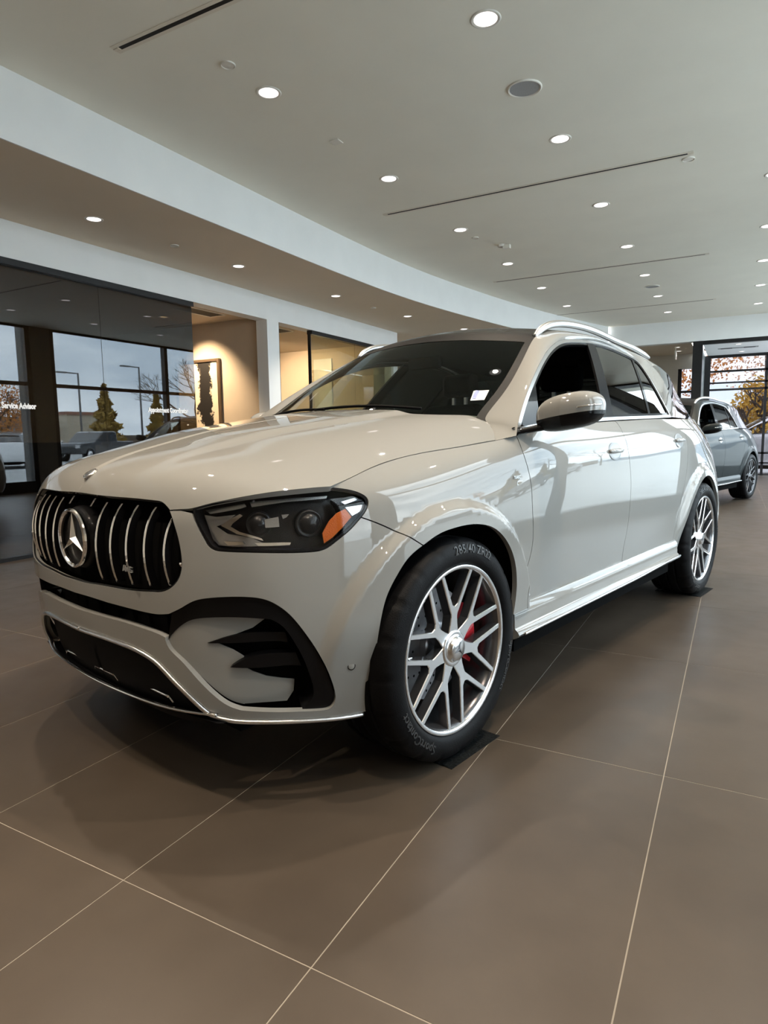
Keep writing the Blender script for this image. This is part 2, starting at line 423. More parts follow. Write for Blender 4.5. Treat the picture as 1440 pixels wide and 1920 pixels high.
# ---- traced outlines (photo pixels) put on the body surfaces
def C0(z): return np.array([0.,zcent(z)])
uvL=lambda pts: SL.solve(pts)
g_top=np.vstack([[0.,0.],uvL([(183,929),(240,934),(290,939)])]); g_top[0]=(0,g_top[1,1])
g_side=uvL([(290,939),(304,942),(313,950),(319,962),(326,984),(336,1022),(340,1055),(337,1078),(326,1096),(306,1108),(285,1109)])
g_bot=uvL([(285,1109),(262,1108),(228,1104),(190,1097),(160,1092)]); g_bot=np.vstack([g_bot,[0,g_bot[-1,1]]])
GR_TOP,GR_SIDE,GR_BOT=curve(g_top),curve(g_side),curve(g_bot)
GRILLE=loop(GR_TOP,GR_SIDE,GR_BOT,[(0.,g_bot[-1,1]),(0.,g_top[0,1])])
hl_top=uvL([(361,954),(395,945),(428,938),(476,929),(524,922),(572,917),(619,914)])
hl_out=uvL([(619,914),(651,918),(677,926),(688,935),(690,944),(686,957),(677,970)])
hl_low=uvL([(677,970),(655,994),(632,1013),(613,1027),(600,1032),(587,1034),(524,1036),(460,1035),(415,1033),(400,1030),(392,1024),(383,1010),(370,985),(361,962)])
HL_TOP,HL_OUT,HL_LOW=curve(hl_top),curve(hl_out),curve(hl_low)
LAMP_O=loop(HL_TOP,HL_OUT,HL_LOW,[hl_low[-1],hl_top[0]])
bf=uvL([(677,970),(715,984),(754,1001),(794,1023)])           # bumper / fender gap
BF=curve(bf)
# wheel arch in the side view, as (u,v) on the body
def arch_uv(cx,r,a0,a1,n=60,cz=.385,ry=None):
    a=np.radians(np.linspace(a0,a1,n)); pts=np.stack([cx+r*np.cos(a),cz+(ry or r)*np.sin(a)],1)
    F=lambda P:P[:,[0,2]]; ok=SL.P[:,1]>.5
    return SL.solve(pts,F,np.where(ok[:,None],SL.P[:,[0,2]],99.),front=False)
def xz_uv(pts):
    F=lambda P:P[:,[0,2]]; ok=SL.P[:,1]>.45
    return SL.solve(pts,F,np.where(ok[:,None],SL.P[:,[0,2]],99.),front=False)
RA=.452
ar_px=uvL([(794,1023),(769,1044),(746,1078),(725,1122),(712,1181),(701,1262),(696,1332)])
AR_F=curve(ar_px)
# lower edge of the bumper from the arch to the centre
be=uvL([(696,1332),(655,1341),(587,1348),(500,1351),(440,1349),(417,1345),(397,1338),(383,1328),(350,1297),(317,1263),(297,1242),(280,1229),(253,1214),(225,1203),(200,1194)])
be=np.vstack([be,[0,be[-1,1]]])
BE1,BE2=curve(be[:6]),curve(be[5:])
BE=np.vstack([BE1,BE2[1:]])
bt=uvL([(200,1157),(240,1168),(267,1177),(295,1187),(311,1195)]); bt=np.vstack([[0,bt[0,1]],bt]); BT=curve(bt)   # lower band, upper edge
wi=uvL([(311,1200),(319,1217),(338,1236),(364,1265),(396,1298),(428,1322),(453,1331)]); WI=curve(wi)
wb=uvL([(453,1331),(568,1333),(604,1331),(619,1327),(627,1316),(627,1298),(619,1272),(597,1227),(572,1189),(543,1154),(520,1136),(492,1124),(444,1120),(396,1122),(364,1128),(340,1141),(317,1152)]); WB_=curve(wb)
cb=uvL([(317,1152),(300,1153),(283,1151),(233,1139),(200,1130),(172,1121)]); cb=np.vstack([cb,[0,cb[-1,1]]]); CB=curve(cb)

def build_car(root):
    "all parts of the light grey SUV, in car coordinates (x forward, y to its left, z up)"
    R_={}
    # ---------------- painted front bumper with its openings
    chk=curve([g_side[0],hl_top[0]])  # not used for the outline, keeps the nose corner smooth
    nose=curve(np.vstack([GR_SIDE[np.argmin(np.abs(GR_SIDE[:,1]-hl_low[-1,1]))],hl_low[-1]]))
    k=np.argmin(np.linalg.norm(GR_SIDE-uvL([(318,958)])[0],axis=1))
    upper=loop(GR_SIDE[k:],GR_BOT,[(0.,g_bot[-1,1]),(0.,cb[-1,1])],CB[::-1],WB_[::-1],WI[::-1],BT[::-1],[(0.,bt[0,1]),(0.,be[-1,1])],BE[::-1],AR_F[::-1],BF[::-1],HL_LOW,[hl_low[-1],uvL([(340,957)])[0],GR_SIDE[k]])
    us=shrink(upper,.0022); us[upper[:,0]<1e-6,0]=0.
    bump=panel('front_bumper',L,region(us,h=.013),PAINT,root,flange=.02,side='B',seam0=True)
    for s in lr(lambda s:s):   # parking sensor discs
        P=L(*[np.array([q]) for q in uvL([(659,1249)])[0]])[0]; n=np.array([.35,.93,0])
        mb=MB(); mb.lathe([(0,.0012),(.009,.0012),(.010,.0006),(.0105,-.004)],20,'y')
        ob=mb.build('parking_sensor',PAINT,bump,True); ob.location=(P[0],s*P[1],P[2]); ob.rotation_euler=(0,0,-.42 if s>0 else math.pi+.42)
        mb=MB(); mb.lathe([(.0105,.0008),(.013,.0008)],20,'y'); o2=mb.build('sensor_gap',BLACKM,bump); o2.location=ob.location; o2.rotation_euler=ob.rotation_euler
    # black backing behind every opening of the nose
    bk=loop([(0.,zcent(.27)),(.9,.27),(.9,1.06),(.6,1.1),(0.,1.13)])
    panel('bumper_backing',lambda u,v:L(u,v,-.085),region(loop(curve([(0.,.26),(.95,.26)],.03),curve([(.95,.26),(.95,.98)],.03),curve([(.95,.98),(.55,1.10)],.03),curve([(.55,1.10),(0,1.13)],.03),curve([(0.,1.13),(0,.26)],.03)),h=.03),DARK,root,flange=0,side='B')
    # gloss black wing trim around the intake, set a little back
    scoop_px=[(311,1200),(318,1190),(336,1174),(357,1164),(396,1160),(450,1160),(508,1163)]
    sc_top=uvL(scoop_px); SCT=curve(sc_top)
    rim_in=uvL([(508,1163),(530,1176),(552,1204),(572,1240),(586,1278),(590,1300),(584,1318),(568,1333)])
    RIN=curve(rim_in)
    kb=np.argmin(np.linalg.norm(WB_-uvL([(568,1333)])[0],axis=1))
    wing=loop(SCT,RIN,WB_[kb:],[cb[0],bt[-1],wi[0]])
    panel('intake_surround',lambda u,v:L(u,v,-.012),region(wing,h=.014),BLACKG,bump,flange=.07,side='LR')
    # painted scoop that sinks into the intake, black vanes
    def scoop(u,v):
        a=uvL([(330,1215)])[0,0]; b=uvL([(590,1260)])[0,0]; t=np.clip((u-a)/(b-a),0,1)
        return L(u,v,-.014-.075*t**1.3)
    sp=loop(SCT[:-1],uvL([(508,1163),(470,1186),(425,1200),(400,1212),(430,1226),(452,1240),(446,1256),(470,1270),(500,1281),(535,1287),(562,1290),(560,1312),(545,1331)]),WI[::-1] if False else uvL([(453,1330)]),WI[::-1])
    panel('intake_scoop',scoop,region(sp,h=.014),PAINT,bump,flange=.004,side='LR')
    for pts in ([(383,1210),(420,1200),(470,1193),(540,1195),(545,1214),(524,1211),(440,1212)],[(428,1256),(452,1243),(490,1234),(560,1232),(572,1258),(552,1256),(470,1259)]):
        q=uvL(pts); f=lambda u,v:L(u,v,-.02-.03*np.clip((u-q[0,0])/.25,0,1))
        panel('intake_vane',f,region(loop(curve(q[[0,1,2,3]]),curve(q[[3,4]]),curve(q[[4,5,6,0]])),h=.012),BLACKG,bump,flange=.03,side='LR')
    # chrome strip along the lower edge of the painted band
    P=L(BE[:,0],BE[:,1],.002); P=P[4:]
    full=np.vstack([P,(P*np.array([1,-1,1]))[::-1]])
    kk=max(1,len(full)//160); full=full[::kk]
    full[:,2]-=.004
    mb=MB(); mb.tube(full,.0075,8); mb.build('chrome_strip',SATIN,bump,True)
    # lower grille insert and chrome splitter lip
    lip_px=[(77,1213),(133,1253),(200,1283),(267,1310),(333,1332),(388,1340)]
    lip=np.array([(.748,.60,.318),(.79,.45,.309),(.815,.25,.304),(.825,0,.302)])
    lip=np.vstack([lip,(lip[:-1]*np.array([1,-1,1]))[::-1]]); lip=curve(lip,.02)
    mb=MB(); mb.tube(lip,.0065,8,sx=1.4,sy=.8); mb.build('chrome_lip',CHROME,bump,True)
    low=loop(BE2[:],[(0.,be[-1,1]),(0.,zcent(.285))],curve([(0.,zcent(.285)),(.62,.27),(be[5,0],be[5,1])],.02))
    panel('lower_grille',lambda u,v:L(u,v,-.035),region(shrink(low,-.006),h=.02),BLACKM,bump,flange=0,side='B')
    ug=np.array([[(.80-.0*abs(y),y,.298),(.55,y,.255)] for y in np.linspace(-.62,.62,21)])
    for i,y in enumerate(np.linspace(-.62,.62,21)): ug[i,0,0]=.815-.16*y*y
    grid_obj('splitter_tray',ug,BLACKM,bump)
    for yy in (.34,.02,-.24):    # bright inserts on the splitter
        a=[(.79-.16*yy*yy+dx,yy+dy,z) for dx,dy,z in ((.012,-.085,.318),(.018,-.07,.338),(.018,.07,.338),(.012,.085,.318))]
        mb=MB(); mb.tube(curve(a[:2],.02),.004,6).tube(curve(a[1:3],.02),.005,6).tube(curve(a[2:],.02),.004,6); mb.build('splitter_insert',CHROME,bump,True)
    # ---------------- grille
    gb=panel('radiator_grille',lambda u,v:L(u,v,-.055),region(shrink(GRILLE,-.008),h=.02),DARK,root,flange=0,side='B')
    gy=np.abs(L(GRILLE[:,0],GRILLE[:,1])[:,1]); gz=L(GRILLE[:,0],GRILLE[:,1])[:,2]
    half=len(GR_TOP)
    def zspan(y):
        P=L(GRILLE[:,0],GRILLE[:,1]); hi=[];lo=[]
        for i in range(len(P)):
            a,b=P[i],P[(i+1)%len(P)]
            if (a[1]-y)*(b[1]-y)<=0 and abs(a[1]-b[1])>1e-7:
                z=a[2]+(y-a[1])/(b[1]-a[1])*(b[2]-a[2]); hi.append(z)
        return (min(hi),max(hi)) if len(hi)>1 else (.72,.9)
    # frame ring
    P=L(GRILLE[:-2,0],GRILLE[:-2,1],-.006); P=P[P[:,1]>=-1e-6]; 
    ring=np.vstack([P[P[:,1]>.001],(P[P[:,1]>.001]*np.array([1,-1,1]))[::-1]])
    ring=np.vstack([ring,ring[:1]])[::2]
    mb=MB(); mb.tube(ring,.0035,6,cap=False); mb.build('grille_frame',BLACKG,gb,True)
    for k in range(-7,8):
        y=math.copysign((0,.08,.163,.245,.325,.405,.483,.540)[abs(k)],k); lo,hi=zspan(abs(y)+1e-5)
        spans=[(lo+.012,hi-.02)]
        if abs(k)<=1: spans=[(lo+.012,.69),(.925,hi-.014)] if abs(k)==1 else []
        for (za,zb) in spans:
            if zb-za<.008: continue
            n=14 if zb-za>.1 else 4; zz=np.linspace(za,zb,n); 
            F=lambda P:P[:,1:3]
            uvs=SL.solve(np.stack([np.full(n,abs(y)),zz],1),F,np.where((SL.P[:,0]>.3)[:,None],SL.P[:,1:3],99.),front=False)
            bow=-.024+.028*np.sin(np.pi*np.clip((zz-lo)/(hi-lo),0,1))**.8
            Pc=L(uvs[:,0],uvs[:,1]); Pc[:,1]=y; Pc[:,0]+=bow
            w=.0032; V=[];Fc=[];fm=[]
            for p in Pc:
                V+=[(p[0]-.028,p[1]-w*1.5,p[2]),(p[0]-.004,p[1]-w,p[2]),(p[0],p[1]-w*.45,p[2]),(p[0],p[1]+w*.45,p[2]),(p[0]-.004,p[1]+w,p[2]),(p[0]-.028,p[1]+w*1.5,p[2])]
            for i in range(n-1):
                for j in range(5): Fc.append((i*6+j,i*6+j+1,(i+1)*6+j+1,(i+1)*6+j)); fm.append(1 if j in (0,4) else 0)
            Fc+=[tuple(range(6))[::-1],tuple((n-1)*6+j for j in range(6))]; fm+=[0,0]
            obj('grille_slat',V,Fc,CHROME,gb,False,None,[CHROME,BLACKG],fm)
    # star emblem on its round carrier
    sx,sz=.868,.815
    mb=MB(); mb.lathe([(.0,.004),(.10,.0),(.116,-.006),(.124,-.02),(.124,-.05)],48,'x'); em=mb.build('emblem_carrier',BLACKG,gb,True); em.location=(sx,0,sz); em.scale=(1,.87,.87)
    mb=MB(); mb.lathe([(.108+.0085*math.cos(t),.008+.010*math.sin(t)) for t in np.linspace(0,2*math.pi,10)[:-1]],56,'x',closed=True)
    V=[];Fc=[]
    for q in range(3):
        a=math.pi/2+q*2*math.pi/3; d=(math.cos(a),math.sin(a)); e=(-d[1],d[0])
        def pt(r,w,h): return (h,d[0]*r+e[0]*w,d[1]*r+e[1]*w)
        k=len(V); V+=[pt(.104,0,.008),pt(0.0,0,.02),pt(.007,.0118,.004),pt(.007,-.0118,.004),pt(.104,0,.0)]
        Fc+=[(k,k+1,k+2),(k,k+3,k+1),(k,k+2,k+4),(k,k+4,k+3)]
    mb.add(V,Fc); st=mb.build('star_emblem',CHROME,gb); st.location=(sx,0,sz); st.scale=(1,.87,.87); edge_split(st)
    v,f=text_mesh('AMG',.034,.002,bold=.0006); 
    pb=.805-.012; 
    amg=obj('grille_badge',[(.838-.19*(x+.405)**2*0+.0,.405+x,z) for x,z,_ in v] if False else [(.877+zz,.365+x*.8,.755+y*.8) for x,y,zz in v],f,CHROME,gb)
    # ---------------- headlamps
    def lampset(side):
        s=1 if side=='L' else -1; mir=np.array([1,s,1])
        hs=panel('headlamp',lambda u,v:L(u,v,-.06),region(shrink(LAMP_O,-.01),h=.02),LAMPBLK,root,flange=0,side=side)
        def rim(loop_,off0,off1,m,name):
            A=L(loop_[:,0],loop_[:,1],off0)*mir; B=L(loop_[:,0],loop_[:,1],off1)*mir; n=len(A)
            F=[(i,(i+1)%n,n+(i+1)%n,n+i) for i in range(n)]
            return obj(name,np.vstack([A,B]),F,m,hs,True)
        rim(shrink(LAMP_O,.002),-.002,-.062,LAMPBLK,'lamp_housing')
        b=shrink(LAMP_O,.001); c=shrink(LAMP_O,.009); A=L(b[:,0],b[:,1],-.001)*mir; B=L(c[:,0],c[:,1],-.001)*mir; n=len(A)
        obj('lamp_seal',np.vstack([A,B]),[(i,(i+1)%n,n+(i+1)%n,n+i) for i in range(n)],BLACKG,hs,True)
        panel('lamp_lens',lambda u,v:L(u,v,-.003),region(shrink(LAMP_O,.004),h=.014),LENS,hs,flange=0,side=side)
        def piece(name,pts,m,o,fl=.006,smooth_=False):
            q=uvL(pts); lp=loop(curve(np.vstack([q,q[:1]]))) if smooth_ else loop(*[curve(q[[i,(i+1)%len(q)]]) for i in range(len(q))])
            return panel(name,lambda u,v:L(u,v,o),region(lp,h=.01),m,hs,flange=fl,side=side)
        piece('light_guide',[(376,959),(455,946),(459,952),(447,956),(386,966)],LAMPSIL,-.03)
        piece('light_guide',[(466,944),(560,935),(620,931),(618,936),(540,943),(470,953)],LAMPSIL,-.03)
        piece('inner_reflector',[(373,968),(398,972),(436,968),(415,985),(398,990),(420,1004),(470,1012),(494,1022),(494,1027),(440,1029),(402,1026),(390,1014)],LAMPSIL,-.034)
        piece('chevron_trim',[(408,988),(428,975),(446,966),(452,969),(432,984),(428,990),(446,1000),(490,1012),(494,1017),(440,1004)],CHROME,-.026)
        piece('lower_bar',[(415,1017),(452,1018),(456,1023),(424,1025)],CHROME,-.02)
        piece('lower_bar',[(476,1020),(530,1019),(548,1019),(546,1024),(484,1026)],CHROME,-.02)
        piece('side_reflector',[(607,1001),(620,978),(634,963),(650,955),(662,970),(645,990),(626,1009),(610,1020)],AMBER,-.012)
        piece('clear_reflector',[(651,952),(690,946),(684,957),(664,968)],SATIN,-.014)
        piece('clear_reflector',[(645,942),(672,934),(676,938),(652,947)],SATIN,-.022)
        for (cx,cy,r) in ((484,987,.030),(586,985,.034)):
            a=uvL([(cx,cy)])[0]; C=L(a[0:1],a[1:2],-.05)[0]; n=L(a[0:1],a[1:2],0.)[0]-C; n/=np.linalg.norm(n)
            mb=MB(); mb.lathe([(r*1.25,-.02),(r*1.25,.012),(r*1.05,.016),(r*1.0,.010),(r*.8,.018),(r*.45,.026),(0,.029)],28,'z'); o=mb.build('projector_lens',LAMPBLK,hs,True)
            o.matrix_local=Matrix.Translation(Vector(C*mir))@Vector(n*mir).to_track_quat('Z','Y').to_matrix().to_4x4()
        piece('module_block',[(496,976),(524,971),(526,990),(498,992)],LAMPSIL,-.026)
        piece('module_block',[(530,967),(545,966),(540,972),(533,975)],LAMPSIL,-.026)
        return hs
    lampset('L'); lampset('R')
    # ---------------- fenders, doors, rear quarters
    hoodcut=[(622,913),(649,900),(690,880),(742,861),(799,848),(855,839),(928,826)]
    HCL=curve(uvL(hoodcut))
    fd_top=uvL([(928,826),(950,821),(968,817)]); FDT=curve(fd_top)
    dgap=uvL([(968,817),(972,826),(981,850),(992,887),(997,920),(998.5,955),(997,1030),(992,1105),(989,1142)]); DG=curve(dgap)
    fl_low=uvL([(989,1142),(962,1154)]); 
    ar2=uvL([(962,1154),(968,1110),(967,1064),(957,1028),(941,1003),(920,988),(886,984),(855,990),(822,1003),(794,1023)]); AR2=curve(ar2)
    fender=loop(HL_OUT[::-1],HCL,FDT,DG,curve(fl_low),AR2,BF[::-1])
    panel('fender',L,region(shrink(fender,.002),h=.014),PAINT,root,flange=.02,side='LR')
    belt_f=uvL([(970,812),(1000,806),(1040,799),(1090,794),(1130,790.5),(1152,789)]); BLF=curve(belt_f)
    bc=uvL([(1152,789),(1160,797),(1168,812),(1178,845),(1182,880),(1180.5,955),(1176,992),(1169,1028),(1166,1061)]); BC=curve(bc)
    sill_f=uvL([(1166,1061),(1080,1101),(989,1142)]); SLF=curve(sill_f)
    fdoor=panel('front_door',L,region(shrink(loop(DG[::-1],BLF,BC,SLF),.002),h=.014),PAINT,root,flange=.02,side='LR')
    x_sill=L(*sill_f[0][:,None])[0]; 
    belt_r=np.vstack([bc[0],uvL([(1190,787),(1225,785)]),xz_uv([(-2.45,1.222),(-2.52,1.222)])]); BLR=curve(belt_r)
    rgap=xz_uv([(-2.52,1.222),(-2.56,1.15),(-2.575,1.0),(-2.55,.86),(-2.50,.74),(-2.465,.60),(-2.445,.44)]); RG=curve(rgap)
    sill_r=np.vstack([xz_uv([(-2.445,.44),(-2.2,.438)]),sill_f[:1]]); SLR=curve(sill_r)
    rdoor=panel('rear_door',L,region(shrink(loop(BC[::-1],BLR,RG,SLR),.002),h=.014),PAINT,root,flange=.02,side='LR')
    qb=np.array([[4.62,1.15],[5.08,1.145]]); qt=xz_uv([(-2.52,1.222),(-2.8,1.226),(-3.2,1.232),(-3.6,1.238)])
    uq=qt[-1,0]; arR=arch_uv(-2.995,RA,187,-8,70)
    qlow=np.vstack([xz_uv([(-2.445,.44)]),arR[:1]])
    uend=uq
    quart=loop(RG[::-1],curve(qt),curve([(uend,qt[-1,1]),(uend,.30)],.02),curve(np.vstack([[uend,.30],arR[0]]),.02),arR,curve(np.vstack([arR[-1],xz_uv([(-2.445,.44)])]),.01))
    panel('quarter_panel',L,region(shrink(quart,.002),h=.018),PAINT,root,flange=.02,side='LR')
    tail=loop(curve([(uend,.66),(uend,qt[-1,1])],.03),curve([(uend,qt[-1,1]),(UMAX,1.15)],.03),curve([(UMAX,1.15),(UMAX,.66)],.03),curve([(UMAX,.66),(uend,.66)],.03))
    panel('tailgate',L,region(tail,h=.03),PAINT,root,flange=.01,side='B')
    rb=loop(curve([(uend,.28),(uend,.655)],.03),curve([(uend,.655),(UMAX,.655)],.03),curve([(UMAX,.655),(UMAX,.28)],.03),curve([(UMAX,.28),(uend,.28)],.03))
    panel('rear_bumper',L,region(rb,h=.03),PAINT,root,flange=.01,side='B')
    # dark inner shell behind the panel gaps
    def inner(u,v): return L(u,v,-.028)
    in1=loop(curve([(1.02,.5),(1.02,1.05)],.04),curve([(1.02,1.05),(2.1,1.11)],.04),curve([(2.1,1.11),(4.9,1.12)],.04),curve([(4.9,1.12),(5.3,.4)],.04),curve([(5.3,.4),(5.05,.34)],.04),arch_uv(-2.995,RA+.012,180,0,40),curve([(3.95,.38),(2.05,.38)],.04),arch_uv(0,RA+.012,180,10,40))
    panel('inner_shell',inner,region(in1,h=.04),DARK,root,flange=0,side='LR')
    # ---------------- wheel arch liners
    for cx in (0,-WB):
        for s in (1,-1):
            A=[]; an=np.linspace(-10,190,40); au=arch_uv(cx,RA+.004,an[0],an[-1],40); yb=L(au[:,0],au[:,1])[:,1]
            for t,yo in zip(np.radians(an),np.clip(yb-.022,.6,.95)):
                A.append([(cx+r*math.cos(t),s*y,.385+r*math.sin(t)) for r,y in ((RA+.004,yo),(RA+.02,yo-.05),(RA+.02,.55),(.05,.54))])
            grid_obj('arch_liner',np.array(A),BLACKM,root)
    mb=MB(); mb.box(-3.7,.62,-.54,.54,.20,.30).box(-2.5,-.5,-.9,.9,.24,.33); mb.build('underbody',DARK,root)
    # ---------------- sill with its blade
    def sill(s):
        xs=np.linspace(-.398,-2.475,50); prof=[]
        for i,x in enumerate(xs):
            t=i/49; k=1-sm(.93,1.0,t)*.0; e=.012*sm(0,.06,t)
            prof.append([(x,s*(y+0*e),z) for y,z in ((.90,.50),(.905,.452),(.944,.456),(.958,.436),(.960,.40),(.961,.374),(.976,.360),(.981,.350),(.972,.338),(.93,.318),(.86,.312))])
        o=grid_obj('side_sill',np.array(prof),PAINT,root,flip=(s>0)); edge_split(o,40)
        obj('sill_end',prof[0],[tuple(range(11))],PAINT,o); obj('sill_end',prof[-1],[tuple(range(11))[::-1]],PAINT,o)
        mb=MB(); mb.tube([(x,s*.984,.349+.012*sm(-1.6,-2.4,x)) for x in np.linspace(-.44,-2.46,30)],.006,8); mb.build('sill_blade',SATIN,o,True)
    lr(sill)
    # ---------------- hood
    fr_t=ST_.solve([(183,928),(240,933),(290,938),(304,941),(313,949),(319,956)])
    fr_t=np.vstack([[fr_t[0,0]+.004,0.],fr_t])
    lamp_t=ST_.solve([(319,956),(340,954.5),(361,952.5),(395,943.5),(428,936.5),(476,927.5),(524,920.5),(572,915.5),(619,912)])
    hc_t=ST_.solve([(619,912),(649,899),(690,879),(742,860),(799,847),(855,838),(928,825)])
    rear_c=ST_.solve([(928,825),(926,812),(919,797),(911,782)])
    rear_t=ST_.solve([(911,782),(880,779),(855,778),(800,777)]); xr=rear_t[-1]
    rear_t=np.vstack([rear_t,[xr[0]+.03,0.]])
    H=loop(curve(fr_t),curve(lamp_t),curve(hc_t),curve(rear_c),curve(rear_t))
    H[:,1]=np.maximum(H[:,1],0)
    hood=panel('hood',T,region(np.where(np.abs(H[:,1:2])<1e-6,H,H),h=.014),PAINT,root,flange=.02,side='B')
    # hood emblem
    mb=MB(); mb.lathe([(0,.004),(.018,.004),(.020,.002),(.0205,-.004)],28,'z'); em=mb.build('hood_emblem',SATIN,hood,True)
    p0=T(np.array([.803]),np.array([0.]))[0]; em.location=p0; em.rotation_euler=(0,math.radians(33),0)
    mb=MB(); mb.lathe([(.0205,.003),(.024,.0045),(.026,.001)],28,'z'); e2=mb.build('emblem_ring',CHROME,hood,True); e2.location=p0; e2.rotation_euler=em.rotation_euler
    # ---------------- roof line curves
    A=[(928,826,.866),(919,797,.79),(911,781,.745),(941,741,.73),(967,700,.705),(986,662,.66),(1003,632,.615),(1020,624,.612),(1050,620,.618),(1110,630,.63),(1150,647,.635),(1200,667,.63),(1222,679,.625),(1249,698,.555),(1262,722,.60),(1275,749,.642),(1297,786,.705)]
    A3=np.array([carhit(q[:2],1,q[2]) for q in A])
    B=[(968,817),(969.5,806),(972,791),(981,758),(993,724),(1008,689),(1025,659),(1041,643),(1062,636),(1103,638),(1140,647),(1183,667),(1201,682.5),(1216,704),(1232,731),(1247,759),(1259,782)]
    B2=SG.solve(B); B3=G(B2[:,0],B2[:,1])
    idx=np.arange(len(A)); SA,SB=Spl(idx,A3),Spl(idx,B3); SB2=Spl(idx,B2)
    def strip(t0,t1,i0,i1,n=80,m=9,push=.0):
        ii=np.linspace(i0,i1,n); a=SA(ii);b=SB(ii); g=np.zeros((n,m,3))
        for j,t in enumerate(np.linspace(t0,t1,m)):
            p=b+(a-b)*t; bul=4*t*(1-t)*(sm(0,2.2,ii)*sm(16,14,ii))[:,None]
            p=p+np.array([.002,.014,.004])*bul
            p[:,1]+=push; g[:,j]=p
        return g
    for s in (1,-1):
        o=grid_obj('body_side_frame',strip(0,1,0,12.4),PAINT,root,flip=True,mirror=(s<0))
        gi=strip(0,1,.3,12.4); gi[:,:,1]-=.028; gi[:,:,2]-=.012; gi[:,:,0]-=.012; grid_obj('pillar_trim',gi,CABIN,root,flip=False,mirror=(s<0))
        o=grid_obj('rear_pillar',strip(0,.42,12.4,16,40,5),PAINT,root,flip=True,mirror=(s<0))
        o=grid_obj('quarter_window',strip(.42,.92,12.4,16,40,5),TINT,root,flip=True,mirror=(s<0))
        o=grid_obj('window_seal',strip(.92,1.,12.4,16,40,3),BLACKG,root,flip=True,mirror=(s<0))
    # windscreen, roof, rear screen lofted between the two sides
    def loft(i0,i1,n,bow,crown,m=25):
        ii=np.linspace(i0,i1,n); a=SA(ii); t=np.linspace(-1,1,m); g=np.zeros((n,m,3))
        for j,q in enumerate(t):
            w=1-q*q; g[:,j,0]=a[:,0]+bow(ii)*w; g[:,j,1]=a[:,1]*q; g[:,j,2]=a[:,2]+crown(ii)*w
        return g
    bow=lambda i:np.interp(i,[1.5,2,6,7,9,12,13,16],[.17,.17,.11,.10,.03,-.03,-.10,-.14])
    crown=lambda i:np.interp(i,[1.5,2,6,7,9,12,13,16],[.035,.035,.05,.05,.065,.06,.035,.02])
    grid_obj('windscreen',loft(1.45,6,40,bow,crown),CARGLASS,root)
    g=loft(6,13,60,bow,crown); grid_obj('roof',g,BLACKG,root)
    hl=g.copy(); hl[:,:,2]-=.03; hl[:,:,1]*=.97; grid_obj('headliner',hl,CABIN,root,flip=True)
    grid_obj('rear_window',loft(13,16,20,bow,crown),TINT,root)
    # black frit band around the windscreen
    fb=loft(5.55,6.02,6,bow,crown); fb[:,:,2]+=.0015; grid_obj('shade_band',fb,BLACKM,root)
    for s in (1,-1):
        ii=np.linspace(1.6,6,40); a=SA(ii); V=[]
        for q in (1.0,.955):
            w=1-q*q; V.append(np.stack([a[:,0]+bow(ii)*w,s*a[:,1]*q,a[:,2]+crown(ii)*w+.001],1))
        grid_obj('frit_edge',np.stack(V,1),BLACKG,root)
    # cowl under the windscreen
    cw=loft(1.3,2.0,6,lambda i:bow(i)+.02,lambda i:crown(i)-.012); cw[:,:,2]-=.006; grid_obj('cowl',cw,BLACKM,root)
    for (y0,y1,zz) in ((.48,-.12,.0),(-.05,-.62,.0)):
        pth=[]
        for q in np.linspace(0,1,12):
            y=y0+(y1-y0)*q; i=2.12+.12*math.sin(q*3.0); a=SA(i); t=y/a[1]; w=1-t*t; pth.append((a[0]+bow(i)*w+.012,y,a[2]+crown(i)*w+.012))
        mb=MB(); mb.tube(pth,.007,6); mb.build('wiper',BLACKM,root,True)
    # stickers on the inside of the screen
    def on_screen(i,y): a=SA(i); t=y/a[1]; w=1-t*t; return np.array([a[0]+float(bow(i))*w,y,a[2]+float(crown(i))*w])
    def sticker(name,pxs,m,dz=.003):
        F=lambda P:pix(P); out=[]
        for q in pxs:
            best=None
            for i in np.linspace(2,6,60):
                for y in np.linspace(.2,.7,60):
                    d=np.linalg.norm(pix(on_screen(i,y))[0]-q)
                    if best is None or d<best[0]: best=(d,i,y)
            out.append(on_screen(best[1],best[2])+np.array([dz*.5,0,dz]))
        return obj(name,out,[(0,1,2,3)],m,root)
    sticker('window_sticker',[(884,752),(889,734),(917,733),(910,752)],PAPER)
    sticker('sticker_print',[(886,750),(891,736),(899,736),(894,750)],mat('sticker_ink',(.12,.16,.4),.5),.006)
    # ---------------- side windows: chrome frame, black pillar, panes
    bot=SG.solve([(1259,782.5),(1225,784.5),(1180,786.5),(1140,788.8),(1090,793),(1040,798),(1000,804),(970,810.5)])
    top=SB2(np.linspace(.55,16,120))
    OUT=loop(top,curve(bot)); INN=shrink(OUT,.022); INN=loop(INN)
    fr=panel('window_chrome',G,region(shrink(OUT,.001),[shrink(OUT,.017)],h=.02),SATIN,root,sgn=-1,flange=.012,side='LR')
    GS=lambda pts: SG.solve(pts)
    Gi=lambda o:(lambda x,z:G(x,z,o))
    panel('window_gasket',Gi(-.006),region(shrink(OUT,.014),[shrink(OUT,.03)],h=.02),BLACKG,root,sgn=-1,flange=.02,side='LR')
    INL=shrink(OUT,.02)
